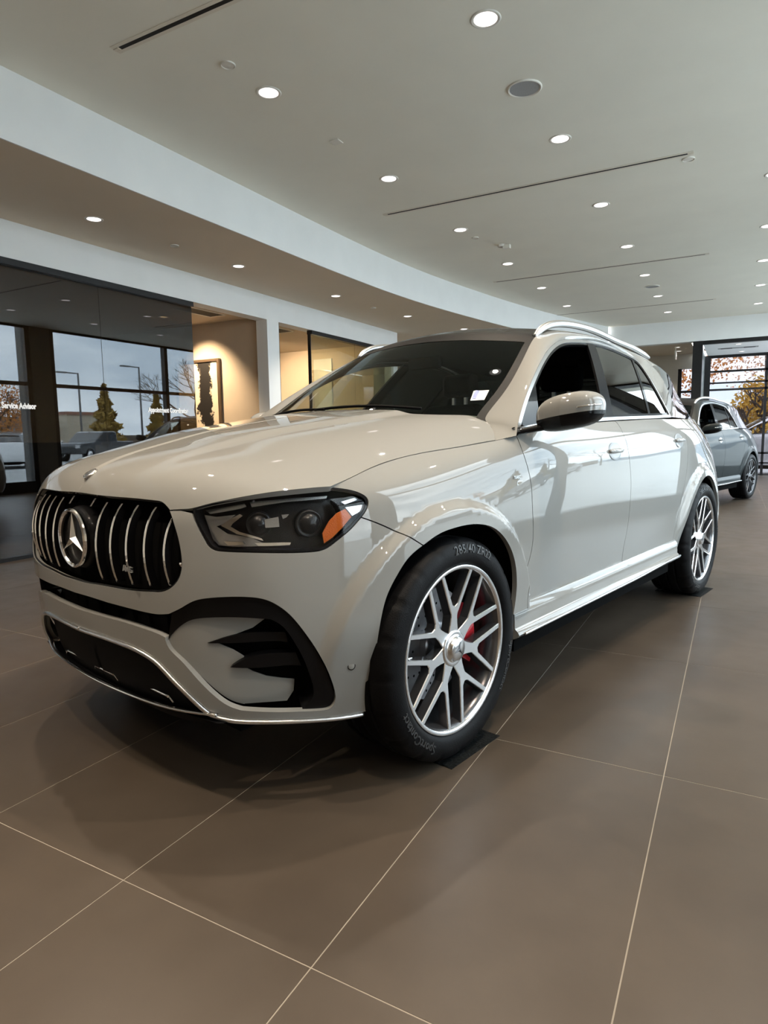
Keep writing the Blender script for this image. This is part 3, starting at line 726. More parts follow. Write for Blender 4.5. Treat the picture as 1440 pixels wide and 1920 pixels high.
    def clipx(xa,xb,sl=0.):
        "part of the window outline between two slanted lines x = xa + sl*(z-1.2)"
        P=[tuple(q) for q in INL]
        for (x0,sg_) in ((xa,1),(xb,-1)):
            o=[]
            for i in range(len(P)):
                a,b=P[i],P[(i+1)%len(P)]; da=sg_*(x0[0]+x0[1]*(a[1]-1.2)-a[0]); db=sg_*(x0[0]+x0[1]*(b[1]-1.2)-b[0])
                if da>=0: o.append(a)
                if da*db<0: t=da/(da-db); o.append((a[0]+(b[0]-a[0])*t,a[1]+(b[1]-a[1])*t))
            P=o
        return np.array(P)
    b1=GS([(1103,646),(1134,786)]); sl1=(b1[0,0]-b1[1,0])/(b1[0,1]-b1[1,1]); b2=GS([(1118,650),(1152,786)]); sl2=(b2[0,0]-b2[1,0])/(b2[0,1]-b2[1,1])
    q1=GS([(1186,674),(1219,783)]); sl3=(q1[0,0]-q1[1,0])/(q1[0,1]-q1[1,1])
    ln=lambda p,s:(p[1,0]+s*(1.2-p[1,1]),s)
    m1=GS([(1005.5,712),(1012,760)]); slm=(m1[0,0]-m1[1,0])/(m1[0,1]-m1[1,1])
    mk=lambda a,b,n,m,off,fl,h=.02: panel(n,Gi(off),region(loop(*[curve(np.array([p,q]),.02) for p,q in zip(clipx(a,b),np.roll(clipx(a,b),-1,0))]),h=h),m,root,sgn=-1,flange=fl,side='LR')
    mk((.5,0),ln(m1,slm),'mirror_sail',BLACKG,-.008,.01)
    mk(ln(b1,sl1),ln(b2,sl2),'door_pillar_trim',BLACKG,-.004,.012)
    mk(ln(b2,sl2),ln(q1,sl3),'rear_door_glass',TINT,-.010,0)
    mk((ln(q1,sl3)[0]-.035,sl3),(-9,0),'quarter_glass',TINT,-.010,0)
    mk(ln(q1,sl3),(ln(q1,sl3)[0]-.035,sl3),'glass_divider',BLACKG,-.006,.01)
    # dark inner frame of the open front window
    # ---------------- roof rails
    rl=[(1002,631,.606),(1014,618,.61),(1032,609,.615),(1060,607.5,.62),(1110,619,.635),(1155,639.5,.635),(1185,652,.635),(1216,671,.63)]
    R3=curve(np.array([carhit(q[:2],1,q[2]) for q in rl]),.02)
    for s in (1,-1):
        Q=R3*np.array([1,s,1]); mb=MB(); mb.tube(Q,np.interp(np.linspace(0,1,len(Q)),[0,.05,.95,1],[.012,.019,.019,.012]),12,sx=.9,sy=1.0); mb.build('roof_rail',SATIN,root,True)
    # ---------------- door mirrors
    def mirror(s):
        C=np.array([-.625,1.066,1.222]); e=2.9
        def sup(a,b):
            sg=lambda x,p:np.sign(x)*np.abs(x)**p
            return np.stack([.085*sg(np.cos(b),2/e)*sg(np.cos(a),2/e)*(1.0),.128*sg(np.cos(b),2/e)*sg(np.sin(a),2/e),np.where(np.sin(b)>0,.078,.066)*sg(np.sin(b),2/2.6)],-1)
        def part(b0,b1,n=14,m=40):
            b,a=np.meshgrid(np.linspace(b0,b1,n),np.linspace(0,2*math.pi,m),indexing='ij'); P=sup(a,b)
            P[...,2]-=.14*(P[...,1]-.0)**2*6*.1; P[...,0]-=.25*np.clip(P[...,1],0,1)*.8
            P[...,2]+=.02*P[...,1]/.128
            P=P+C; P[...,1]*=s; return fold(P)
        fold=(lambda P:P) if s>0 else (lambda P:np.stack([-.60+(P[...,0]+.60)*math.cos(1.25)-(-P[...,1]-.93)*math.sin(1.25),-(.95+(P[...,0]+.60)*math.sin(1.25)*.6+(-P[...,1]-.93)*math.cos(1.25)),P[...,2]],-1))
        r=grid_obj('door_mirror',part(-.09,math.pi/2),PAINT,root,flip=(s<0))
        grid_obj('mirror_underside',part(-math.pi/2,-.09),BLACKG,r,flip=(s<0))
        b=np.full(24,.06); a=np.linspace(.35,1.45,24); P=sup(a,b); P[:,0]-=.2*np.clip(P[:,1],0,1); P[:,2]+=.02*P[:,1]/.128; P=P*1.004+C; P[:,1]*=s; P=fold(P)
        mb=MB(); mb.tube(P,.0035,6); mb.build('indicator_strip',CHROME,r,True)
        f=np.array([(-.515,.895,1.150),(-.55,.93,1.158),(-.60,.985,1.172),(-.63,1.04,1.182)]); f[:,1]*=s
        mb=MB(); mb.tube(curve(f,.01),np.interp(np.linspace(0,1,len(curve(f,.01))),[0,1],[.013,.024]),10,sx=1.6,sy=.8); mb.build('mirror_arm',BLACKG,r,True)
    lr(mirror)
    # ---------------- door handles
    def handle(door,pxy,s):
        a=uvL([pxy])[0]; P=L(a[:1],a[1:])[0]; e=.01
        n=np.cross(L(a[:1]+e,a[1:])[0]-P,L(a[:1],a[1:]+e)[0]-P); n/=np.linalg.norm(n)
        q=Vector(n*np.array([1,s,1])); X=Vector((1,0,0)); Zv=(q.cross(X)).normalized(); X=Zv.cross(q).normalized()
        Mx=Matrix((( X.x,q.x,Zv.x,P[0]),(X.y,q.y,Zv.y,P[1]*s),(X.z,q.z,Zv.z,P[2]),(0,0,0,1)))
        if Zv.z<0: Mx=Matrix(((X.x,q.x,-Zv.x,P[0]),(X.y,q.y,-Zv.y,P[1]*s),(X.z,q.z,-Zv.z,P[2]),(0,0,0,1)))
        mb=MB(); mb.lathe([(0,.0012),(.03,.0012),(.043,.0012),(.0445,.0008)],32,'y'); mb.v=[(q[0]*1.75-.012,q[1],q[2]) for q in mb.v]; d=mb.build('handle_recess_shade',mat('recess_shade_grey',(.14,.14,.135),.4,0,.5),door,True); d.matrix_local=Mx  # flat disc in darker grey; the recess shading is put into its colour
        x=np.linspace(-.105,.065,18); rr=np.interp(x,[-.105,-.095,-.05,.03,.06,.065],[.003,.009,.0115,.0115,.009,.003])
        mb=MB(); mb.tube([(t,.006+.012*max(0,1-((t+.02)/.09)**2),0) for t in x],rr,10,sx=.55,sy=1.0); hn=mb.build('door_handle',PAINT,door,True); hn.matrix_local=Mx
        mb=MB(); mb.tube([(t,.0185,.002) for t in np.linspace(-.085,.045,8)],.0022,6); hs=mb.build('handle_trim',CHROME,door,True); hs.matrix_local=Mx
    for k,s in ((0,1),(1,-1)):
        handle(fdoor[k],(1151,846),s); handle(rdoor[k],(1272,826),s)
    # fender badge
    for s in (1,-1):
        a=uvL([(969,897)])[0]; P=L(a[:1],a[1:])[0]
        v,f=text_mesh('TURBO',.016,.0012,bold=.0004); Q=np.stack([P[0]-v[:,0],np.full(len(v),P[1]+.002)+v[:,2],P[2]+.004+v[:,1]],1) if s>0 else np.stack([P[0]+v[:,0],-(P[1]+.002)-v[:,2],P[2]+.004+v[:,1]],1)
        o=obj('fender_badge',Q,f,SATIN,root)
        mb=MB()
        for (x0,x1,z0,z1) in ((-.03,.03,-.0015,.0015),(-.03,.03,-.0145,-.0115),(-.031,-.028,-.0145,.0015),(.028,.031,-.0145,.0015)):
            mb.box(P[0]-.03+x0,P[0]-.03+x1,s*P[1]-.001,s*P[1]+.003 if s>0 else s*P[1]-.003,P[2]-.012+z0,P[2]-.012+z1)
        mb.build('badge_frame',SATIN,o)
    # ---------------- cabin
    mb=MB(); mb.box(-3.3,-.55,-.78,.78,.33,.38).box(-3.3,-.5,-.80,-.76,.38,1.13).box(-3.3,-.5,.76,.80,.38,1.13).box(-.55,-.5,-.78,.78,.33,1.12).box(-3.35,-3.3,-.6,.6,.38,1.2); mb.build('cabin_tub',CABIN,root)
    dash=[(-.40,1.10),(-.55,1.17),(-.80,1.175),(-.98,1.12),(-1.0,.95),(-.9,.8),(-.5,.7)]
    mb=MB(); mb.prism([(x,z) for x,z in dash],.74,'y',-.74); dsh=mb.build('dashboard',CABIN,root); bevel(dsh,.02,3)
    mb=MB(); mb.lathe([(.175+.016*math.cos(t),.016*math.sin(t)) for t in np.linspace(0,2*math.pi,9)[:-1]],32,'x',closed=True).box(-.01,.02,-.17,.17,-.02,.02).box(-.01,.03,-.05,.05,-.06,.05).box(-.01,.02,-.02,.02,-.17,0)
    sw=mb.build('steering_wheel',CABIN,root,True); sw.location=(-1.08,.38,1.05); sw.rotation_euler=(0,math.radians(-25),0)
    for (x,y) in ((-1.55,.38),(-1.55,-.38),(-2.45,.38),(-2.45,-.38)):
        mb=MB(); mb.box(x-.25,x+.25,y-.25,y+.25,.62,.80); se=mb.build('seat',CABIN,root); bevel(se,.06,4)
        mb=MB(); mb.prism([(x-.2,.75),(x-.32,.8),(x-.46,1.32),(x-.36,1.36),(x-.28,1.3)],y+.23,'y',y-.23); b_=mb.build('seat_back',CABIN,se); bevel(b_,.05,4)
        mb=MB(); mb.box(x-.5,x-.39,y-.13,y+.13,1.40,1.56); h_=mb.build('headrest',CABIN,se); bevel(h_,.04,4)
        MB().box(x-.45,x-.43,y-.06,y-.04,1.3,1.42).build('headrest_post',SATIN,se); MB().box(x-.45,x-.43,y+.04,y+.06,1.3,1.42).build('headrest_post',SATIN,se)
    mb=MB(); mb.box(-1.10,-1.07,-.11,.11,1.505,1.57); rv=mb.build('rear_view_mirror',CABIN,root); bevel(rv,.012,3)
    # ---------------- wheels
    def wheel_proto():
        mb=MB(); bar=[(.297,.132),(.294,.128),(.283,.122),(.272,.10),(.262,.05),(.255,-.05),(.27,-.11),(.29,-.118)]
        mb.lathe(bar,72,'y'); w=mb.build('wheel',RIMD,root,True)
        mb=MB(); mb.lathe([(.281,.121),(.284,.1285),(.288,.1315),(.296,.1325),(.299,.130),(.299,.124)],90,'y'); mb.build('rim_lip',RIMS,w,True)
        n=180; prof=[(.289,-.118),(.30,-.132),(.34,-.1425),(.372,-.135),(.388,-.118),(.392,-.10),(.393,-.066),(.386,-.062),(.386,-.052),(.393,-.048),(.3935,-.008),(.386,-.004),(.386,.004),(.3935,.008),(.393,.048),(.386,.052),(.386,.062),(.393,.066),(.392,.10),(.388,.118),(.372,.135),(.350,.1415),(.336,.1425),(.318,.1415),(.304,.134),(.298,.126)]
        V=[];F=[];m=len(prof)
        for i in range(n):
            t=2*math.pi*i/n
            for r,h in prof:
                if i%9==0 and (r>.37) and abs(h)>.08: r=r-.007
                V.append((r*math.cos(t),h,r*math.sin(t)))
        for i in range(n):
            for j in range(m-1): F.append((i*m+j,((i+1)%n)*m+j,((i+1)%n)*m+j+1,i*m+j+1))
        ty=obj('tyre',V,F,RUBBER,w,True); edge_split(ty,50)
        for body,phi,size,r0 in (('285/40 ZR22',103,.043,.354),('SportContact',318,.042,.342),('SportContact',205,.034,.345)):
            v,f=text_mesh(body,size,.0012,bold=.0004,spacing=1.05); Q=[]
            for x,y,z in v:
                a=math.radians(phi)+x/r0; r=r0+y; yy=.1425-.35*max(0,(r-.346))**1.0*.55-.00+z+.0008
                if r>.35: yy=.1415-(r-.35)*.30+z+.0012
                Q.append((r*math.cos(a),yy,r*math.sin(a)))
            obj('tyre_lettering',Q,[q[::-1] for q in f],RUBTXT,w)
        # seven Y spokes
        ye=lambda r:np.interp(r,[.05,.10,.18,.29],[.108,.110,.116,.124])
        for k in range(7):
            a0=math.pi/2+math.radians(1)+k*2*math.pi/7
            th=math.radians(17.8); tip=np.array([.289*math.cos(th),.289*math.sin(th)]); base=np.array([.128,.009]); d=tip-base; d/=np.linalg.norm(d); nn=np.array([-d[1],d[0]])
            w0,w1=.0105,.0085
            o1=[(.05,.030),(.085,.022),(.112,.0185)]
            outer=[tuple(base+nn*w0*1.05),tuple(tip+nn*w1)]; inner=[tuple(tip-nn*w1),tuple(base+d*.03-nn*w0*.9)]
            crotch=(.152,0.)
            halfp=o1+outer+inner
            poly=halfp+[crotch]+[(x,-y) for x,y in halfp[::-1]]
            nP=len(poly); V=[];
            cen=[np.array(q) for q in poly]
            def place(q,dy): 
                r=math.hypot(*q); c,s_=math.cos(a0),math.sin(a0); return (q[0]*c-q[1]*s_,ye(r)+dy,q[0]*s_+q[1]*c)
            ins=shrink(np.array(poly),.0022)
            V=[place(q,0) for q in ins]+[place(q,-.003) for q in poly]+[place(q,-.034) for q in shrink(np.array(poly),-.004)]
            reg=region(np.array(ins),h=.05); 
            tri=[tuple(int(np.argmin(((ins-reg[0][i])**2).sum(1))) for i in t) for t in reg[1]]
            F=[t for t in tri]; fm=[0]*len(F)
            for i in range(nP):
                j=(i+1)%nP; F+=[(i,j,nP+j,nP+i),(nP+i,nP+j,2*nP+j,2*nP+i)]; fm+=[0,1]
            so=obj('spoke',V,F,RIMS,w,False,None,[RIMS,RIMD],fm)
            bm=bmesh.new(); bm.from_mesh(so.data); bmesh.ops.recalc_face_normals(bm,faces=bm.faces); bm.to_mesh(so.data); bm.free()
        mb=MB(); mb.lathe([(.062,.07),(.066,.100),(.064,.111),(.058,.114),(.050,.113)],48,'y').lathe([(.050,.113),(.042,.116),(.0405,.128),(.037,.1315),(0,.132)],48,'y'); mb.build('hub_cap',RIMS,w,True); edge_split(w.children[-1],40)
        V=[];Fc=[]
        for q in range(3):
            a=math.pi/2+.25+q*2*math.pi/3; d=(math.cos(a),math.sin(a)); e=(-d[1],d[0]); pt=lambda r,ww,h:(d[0]*r+e[0]*ww,h,d[1]*r+e[1]*ww); kq=len(V)
            V+=[pt(.03,0,.1325),pt(0,0,.136),pt(.0035,.006,.1325),pt(.0035,-.006,.1325)]; Fc+=[(kq,kq+1,kq+2),(kq,kq+3,kq+1)]
        obj('hub_star',V,Fc,mat('hub_star_dark',(.06,.06,.065),.3,.6),w)
        mb=MB(); mb.lathe([(.08,.02),(.20,.02),(.20,-.012),(.08,-.012)],64,'y',closed=True).lathe([(.0,.05),(.075,.05),(.082,.045),(.085,.0)],40,'y'); dsk=mb.build('brake_disc',DISC,w,True); edge_split(dsk,40)
        mb=MB()
        for r,nn_,of in ((.12,16,0),(.145,16,.13),(.17,16,.26)):
            for i in range(nn_):
                a=2*math.pi*i/nn_+of; mb.lathe([(0,.0206),(.005,.0206)],8,'y',(r*math.cos(a),0,r*math.sin(a)))
        mb.build('disc_hole',DARK,w)
        pr=[]
        for r,y in ((.118,-.03),(.118,.05),(.135,.064),(.20,.064),(.214,.05),(.214,-.03)):
            pr.append((r,y))
        Pg=np.array([[(r*math.cos(t),y,r*math.sin(t)) for r,y in pr] for t in np.radians(np.linspace(148,212,20))])
        cal=grid_obj('brake_caliper',Pg,CALRED,w); edge_split(cal,40)
        obj('caliper_end',Pg[0],[tuple(range(6))],CALRED,w); obj('caliper_end',Pg[-1],[tuple(range(6))],CALRED,w)
        mb=MB(); mb.tube([(.268*math.cos(t),.085,.268*math.sin(t)) for t in np.radians([2,3.5,5])],.004,6); mb.tube([(.262,.10,.03),(.238,.11,.03)],.004,6); mb.build('valve_stem',RIMS,w,True)
        return w
    w=wheel_proto(); w.location=(0,.834,.3978)
    for (x,y) in ((0,-.834),(-WB,.845),(-WB,-.845)):
        c=clone(w,root); c.location=(x,y,.3978); c.rotation_euler=(0,.3 if x<-1 else 0,math.pi if y<0 else 0)
    return root
# ------------------------------------------------------------------ room materials
def floor_mat():
    m=bpy.data.materials.new('porcelain_tile'); m.use_nodes=True; n=m.node_tree; b=n.nodes['Principled BSDF']
    g=n.nodes.new('ShaderNodeNewGeometry'); z=n.nodes.new('ShaderNodeTexNoise'); z.inputs['Scale'].default_value=1.3; z.inputs['Detail'].default_value=8; z.inputs['Roughness'].default_value=.62
    r=n.nodes.new('ShaderNodeValToRGB'); r.color_ramp.elements[0].position=.3; r.color_ramp.elements[1].position=.72
    r.color_ramp.elements[0].color=(.036,.027,.0195,1); r.color_ramp.elements[1].color=(.060,.046,.034,1)
    n.links.new(g.outputs['Position'],z.inputs['Vector']); n.links.new(z.outputs['Fac'],r.inputs['Fac']); n.links.new(r.outputs[0],b.inputs['Base Color'])
    z2=n.nodes.new('ShaderNodeTexNoise'); z2.inputs['Scale'].default_value=6; z2.inputs['Detail'].default_value=6; n.links.new(g.outputs['Position'],z2.inputs['Vector'])
    mr=n.nodes.new('ShaderNodeMapRange'); mr.inputs['To Min'].default_value=.30; mr.inputs['To Max'].default_value=.44; n.links.new(z2.outputs['Fac'],mr.inputs['Value']); n.links.new(mr.outputs[0],b.inputs['Roughness'])
    b.inputs['Specular IOR Level'].default_value=.36
    return m
TILE=floor_mat()
GROUT=mat('pale_grout',(.19,.165,.13),.8,noise=(8,.12))
WHITEW=mat('white_wall_paint',(.84,.85,.84),.65,noise=(3,.02))
CEILP=mat('ceiling_paint',(.83,.80,.70),.75,noise=(2,.02))
SOFFP=mat('soffit_paint',(.74,.64,.51),.75,noise=(2,.02))
TANW=mat('tan_office_wall',(.60,.50,.38),.7,noise=(4,.03))
BLKFR=mat('black_frame',(.012,.012,.013),.4,.3,noise=(20,.2))
REDFR=mat('brown_transom',(.16,.085,.07),.45,noise=(20,.2))
OFFGL=glass('smoked_office_glass',(.30,.28,.24),.085,refl_col=(.93,.95,1))
CLRGL=glass('clear_glass',(.93,.96,.95),.07)
DIMGL=glass('dimmed_end_glass',(.46,.45,.46),.05)  # tint added to hold down the brightness of the view outdoors
SLOT=mat('slot_dark',(.004,.004,.004),.7,noise=(10,.2))
FIXW=mat('fixture_white',(.80,.77,.70),.5,noise=(30,.02))
GREYM=mat('speaker_mesh_grey',(.36,.36,.36),.7,noise=(300,.2))
LIGHTM=mat('downlight_lens',(.9,.88,.86),.4,emit=(1,.90,.88),estr=.9)
CARPET=mat('office_carpet',(.10,.095,.09),.9,noise=(80,.3))
WOODD=mat('dark_veneer',(.035,.028,.024),.35,noise=(12,.3))
def struct(o): o['kind']='structure'; return o

# ------------------------------------------------------------------ shell
XW=-6.02; XF=1.62; H1=3.655; H2=3.18; YB=-5.0; YE=16.4
fl=struct(MB().box(-6.3,XF+.25,YB,19.0,-.12,-.0007).build('floor',GROUT))
tw,tl=.5955,1.19
tm=bpy.data.meshes.new('tile'); mbt=MB().box(.0017,tw-.0017,.0017,tl-.0017,-.012,0); tm.from_pydata(mbt.v,[],mbt.f); tm.materials.append(TILE); tm.update()
for i in range(-9,4):
    for j in range(-5,15):
        x,y=-.757+i*tw,1.022+j*tl
        if y>19.0-tl: continue
        o=bpy.data.objects.new('tile',tm); COL.objects.link(o); o.location=(x,y,0); o.parent=fl
def bulk(n=60):
    P=np.array([(-4.47,YB),(-4.47,0),(-4.47,5),(-4.47,7.5),(-4.40,9.0),(-4.17,10.8),(-3.62,13.6),(-2.8,16.35)]); return curve(P,.25)
BK=bulk()
def slab(name,poly,z0,z1,m): return struct(MB().prism([tuple(p) for p in poly],z1,'z',z0).build(name,m))
slab('ceiling',list(BK)+[(-2.8,YE+.2),(XF+.3,YE+.2),(XF+.3,YB)],H1,H1+.1,CEILP)
off=[(x+.015,y) for x,y in BK]
struct(MB().prism([tuple(p) for p in BK]+off[::-1],H1+.1,'z',H2).build('wall_bulkhead',WHITEW))
slab('ceiling_soffit',[tuple(p) for p in BK]+[(-2.8,YE+.25),(-1.0,YE+.25),(-1.0,19.2),(-9.6,19.2),(-9.6,11.63),(XW-.1,11.63),(XW-.1,YB)],H2,H2+.08,SOFFP)
struct(MB().box(XF,XF+.02,YB,YE,3.6,H1+.1).build('trim_1',BLKFR))
# end beam with the black portal below it
struct(MB().box(-2.85,XF+.3,YE,YE+.25,H2-.01,H1+.1).build('wall_end_beam',WHITEW))
struct(MB().box(-.945,-.745,YE,YE+.2,0,H2-.01).build('trim_2',BLKFR))
struct(MB().box(-.745,XF+.3,YE+.02,YE+.14,H2-.09,H2-.01).build('trim_3',BLKFR))
struct(MB().box(-.745,XF+.3,YE+.2,19.1,3.1,3.16).build('ceiling_vestibule',WHITEW))
# far wall and its tall window
struct(MB().box(-9.6,-1.43,19.0,19.2,-.1,H2+.05).box(-1.43,-.95,19.0,19.2,2.80,H2+.05).build('wall_end',mat('passage_wall',(.60,.57,.50),.7,noise=(3,.03))))
wn=struct(empty('window_1',(0,19.05,0)))
def bars(parent,y,lst,name='glazing_bar',m=BLKFR,d=.06):
    for x0,x1,z0,z1 in lst: MB().box(x0,x1,y,y+d,z0,z1).build(name,m,parent)
bars(wn,0,[(-1.43,-1.34,-.1,2.80),(-1.34,-.95,2.17,2.23),(-.80,-.66,-.1,3.1),(-.66,2.0,3.03,3.10),(-.66,2.0,2.66,2.71),(-.66,2.0,2.37,2.41),(-.66,2.0,2.19,2.24),(-.66,2.0,.55,.60),(-.66,2.0,.30,.34),(.58,.64,-.1,3.05)])
MB().box(-1.36,-.95,.02,.03,.0,2.8).build('pane',DIMGL,wn); MB().box(-.70,.60,.02,.03,.0,3.05).build('pane',DIMGL,wn); MB().box(.62,2.0,.02,.03,.0,3.05).build('pane',DIMGL,wn)
struct(MB().box(-.95,-.80,16.6,19.1,-.1,3.17).build('wall_vestibule_side',mat('vestibule_grey',(.16,.19,.18),.35,noise=(4,.1))))
# right-hand glass front
fac=struct(empty('window_2',(XF,0,0)))
cols=[1.985,9.175,16.3]
for c in cols: struct(MB().box(XF-.02,XF+.5,c-.235,c+.235,-.1,H1+.1).build('wall_pier',mat('pier_grey',(.10,.095,.09),.5,noise=(5,.1))))
edges=[-4.745,-1.5,1.75,2.22,5.57,8.94,9.41,12.82,16.06]
for a,b in ((.8,1.75),(2.22,5.57),(5.57,8.94),(9.41,12.82),(12.82,16.06)):
    MB().box(.06,.075,a+.04,b-.04,.25,H1-.02).build('pane',CLRGL,fac)
    MB().box(.02,.11,a,b,2.36,2.44).build('transom',REDFR,fac)
    MB().box(.0,.13,a,b,.0,.25).build('sill_panel',BLKFR,fac)
    MB().box(.0,.13,a,b,H1-.03,H1+.1).build('head_rail',BLKFR,fac)
for y in (.85,1.7,2.27,5.57,8.89,9.46,12.82,16.02): MB().box(.0,.14,y-.055,y+.055,.0,H1+.1).build('mullion',BLKFR,fac)
struct(MB().box(XF,XF+.15,YB,.8,-.1,H1+.1).build('wall_right',WHITEW))
struct(MB().box(-6.3,XF+.3,YB-.2,YB,-.1,H1+.1).build('wall_back',mat('back_wall_warm',(.42,.36,.29),.7,noise=(3,.03))))
# ------------------------------------------------------------------ office front on the left
struct(MB().box(XW-.2,XW,YB,11.63,2.84,H2+.08).build('wall_left_header',WHITEW))
struct(MB().box(XW-.2,XW,YB,.6,0,2.84).build('wall_left',WHITEW))
struct(MB().box(XW-.2,XW,7.54,7.81,0,2.84).build('wall_left_column',WHITEW))
struct(MB().box(XW-.2,XW,11.45,11.63,0,2.84).build('wall_left_end',WHITEW))
g1=struct(empty('window_3',(XW,0,0)))
for a,b in ((.6,2.71),(2.715,4.757),(4.763,6.11)): MB().box(-.06,-.048,a,b,.03,2.785).build('glass_panel',OFFGL,g1)
MB().box(-.10,-.005,.6,6.11,2.78,2.84).build('head_track',BLKFR,g1); MB().box(-.08,-.02,.6,6.11,0,.035).build('floor_track',BLKFR,g1)
g2=struct(empty('window_4',(XW,0,0)))
for a,b in ((8.67,10.06),(10.066,11.45)): MB().box(-.06,-.048,a,b,.03,2.785).build('glass_panel',glass('office_glass_clear',(.80,.80,.68),.10),g2)
MB().box(-.10,-.005,8.67,11.45,2.78,2.84).build('head_track',BLKFR,g2); MB().box(-.08,-.03,7.81,7.86,0,2.84).build('door_jamb',BLKFR,g2); MB().box(-.08,-.03,8.655,8.675,0,2.84).build('glass_edge',BLKFR,g2)
# offices
OC=2.9
struct(MB().box(-9.6,XW-.2,.6,7.6,OC,OC+.05).build('ceiling_office',TANW)); struct(MB().box(-9.6,XW-.2,7.75,11.2,OC,OC+.05).build('ceiling_office_far',TANW))
struct(MB().box(-9.6,XW-.02,.6,11.6,-.1,-.002).build('floor_office',CARPET))
struct(MB().box(-9.8,-9.6,.4,19,0,H2).build('wall_office_back',TANW))
struct(MB().box(-9.6,XW-.2,7.6,7.75,0,H2).build('wall_office_partition',TANW)); struct(MB().box(-9.6,XW-.2,11.0,11.2,0,H2).build('wall_office_partition_far',TANW)); struct(MB().box(-9.6,XW-.2,.4,.6,0,H2).build('wall_office_near',TANW))
def aim(o,target): o.rotation_euler=(Vector(target)-Vector(o.location)).to_track_quat('-Z','Y').to_euler()
def spot(name,loc,target,watt,col=(1,.86,.72),ang=70,blend=.6,rad=.05,parent=None):
    l=bpy.data.lights.new(name,'SPOT'); l.energy=watt; l.color=col; l.spot_size=math.radians(ang); l.spot_blend=blend; l.shadow_soft_size=rad
    o=bpy.data.objects.new(name,l); COL.objects.link(o); o.location=loc; aim(o,target)
    if parent: o.parent=parent
    return o
WARM=(1,.74,.47)
def office_light(x,y,w,label,target=None,ang=110):
    e=empty('office_downlight',(x,y,OC)); tag(e,label,'downlight','office downlights')
    MB().lathe([(.05,-.001),(.075,-.006),(.078,0)],24,'z').build('trim_ring',FIXW,e,True)
    MB().lathe([(0,-.002),(.052,-.002)],24,'z').build('lens',mat('warm_lens',(.9,.8,.7),.4,emit=(1,.8,.55),estr=1.0),e)
    o=spot('office_lamp',(0,0,-.02),(0,0,-1),w,WARM,ang,.8,.05,e)
    if target: o.rotation_euler=(Vector(target)-Vector((x,y,OC))).to_track_quat('-Z','Y').to_euler()
office_light(-7.35,6.85,120,'warm office downlight above the black and cream artwork',(-7.2,7.75,1.6),80)
office_light(-7.9,9.3,150,'warm downlight inside the office behind the second opening',(-7.6,11.0,1.2),120)
office_light(-8.3,3.2,320,'dim office downlight over the dark counter behind smoked glass')
def vent(x0,x1,y0,y1,z,label):
    e=empty('air_grille',((x0+x1)/2,(y0+y1)/2,z)); tag(e,label,'vent')
    a,b=(x1-x0)/2,(y1-y0)/2
    MB().box(-a,a,-b,b,-.004,-.001).build('slot',SLOT,e); 
    for x in (-a,a): MB().box(x-.012,x+.012,-b,b,-.008,0).build('frame_side',FIXW,e)
    for y in (-b,b): MB().box(-a,a,y-.012,y+.012,-.008,0).build('frame_end',FIXW,e)
vent(-6.78,-6.50,6.45,7.2,OC,'dark slotted air grille in the tan office ceiling beside the opening')
vent(-6.85,-6.55,8.1,8.9,OC,'dark slotted air grille in the second office ceiling')
# artwork
def art_mat():
    m=bpy.data.materials.new('abstract_canvas'); m.use_nodes=True; n=m.node_tree; b=n.nodes['Principled BSDF']
    t=n.nodes.new('ShaderNodeTexCoord'); z=n.nodes.new('ShaderNodeTexNoise'); z.inputs['Scale'].default_value=3.2; z.inputs['Detail'].default_value=9; z.inputs['Roughness'].default_value=.7
    sp=n.nodes.new('ShaderNodeSeparateXYZ'); n.links.new(t.outputs['Object'],sp.inputs[0])
    ab=n.nodes.new('ShaderNodeMath'); ab.operation='ABSOLUTE'; ad=n.nodes.new('ShaderNodeMath'); ad.inputs[1].default_value=-.14; n.links.new(sp.outputs[0],ad.inputs[0]); n.links.new(ad.outputs[0],ab.inputs[0])
    ml=n.nodes.new('ShaderNodeMath'); ml.operation='MULTIPLY'; ml.inputs[1].default_value=1.5; n.links.new(ab.outputs[0],ml.inputs[0])
    sb=n.nodes.new('ShaderNodeMath'); sb.operation='SUBTRACT'; n.links.new(t.outputs['Object'],z.inputs['Vector']); n.links.new(z.outputs['Fac'],sb.inputs[0]); n.links.new(ml.outputs[0],sb.inputs[1])
    r=n.nodes.new('ShaderNodeValToRGB'); r.color_ramp.elements[0].position=.29; r.color_ramp.elements[1].position=.33; r.color_ramp.elements[0].color=(.78,.66,.50,1); r.color_ramp.elements[1].color=(.012,.01,.009,1)
    n.links.new(sb.outputs[0],r.inputs['Fac']); n.links.new(r.outputs[0],b.inputs['Base Color']); b.inputs['Roughness'].default_value=.6
    return m
art=empty('wall_art',(-7.45,7.6,1.66)); tag(art,'framed abstract black and cream canvas on the tan office wall','artwork')
MB().box(-.42,.42,-.03,-.005,-.66,.66).build('canvas',art_mat(),art)
for n_,q in (('frame_side',(-.46,-.42,-.05,0,-.70,.70)),('frame_side',(.42,.46,-.05,0,-.70,.70)),('frame_top',(-.42,.42,-.05,0,.66,.70)),('frame_bottom',(-.42,.42,-.05,0,-.70,-.66))): MB().box(*q).build(n_,mat('bronze_frame',(.20,.14,.09),.35,.6),art)
pb=MB().box(-7.60,-7.17,10.97,11.0,1.6,2.70).build('wall_panel',mat('panel_white',(.8,.83,.85),.3,noise=(3,.02))); tag(pb,'plain white panel on the far office wall','panel')  # plain white box placed for a white patch in the glass
ct=empty('office_counter',(-8.0,3.6,0)); tag(ct,'dark low counter inside the office behind smoked glass','counter')
MB().box(-.35,.35,-2.2,2.2,.0,1.08).build('carcass',WOODD,ct); MB().box(-.4,.4,-2.25,2.25,1.08,1.12).build('worktop',WOODD,ct)
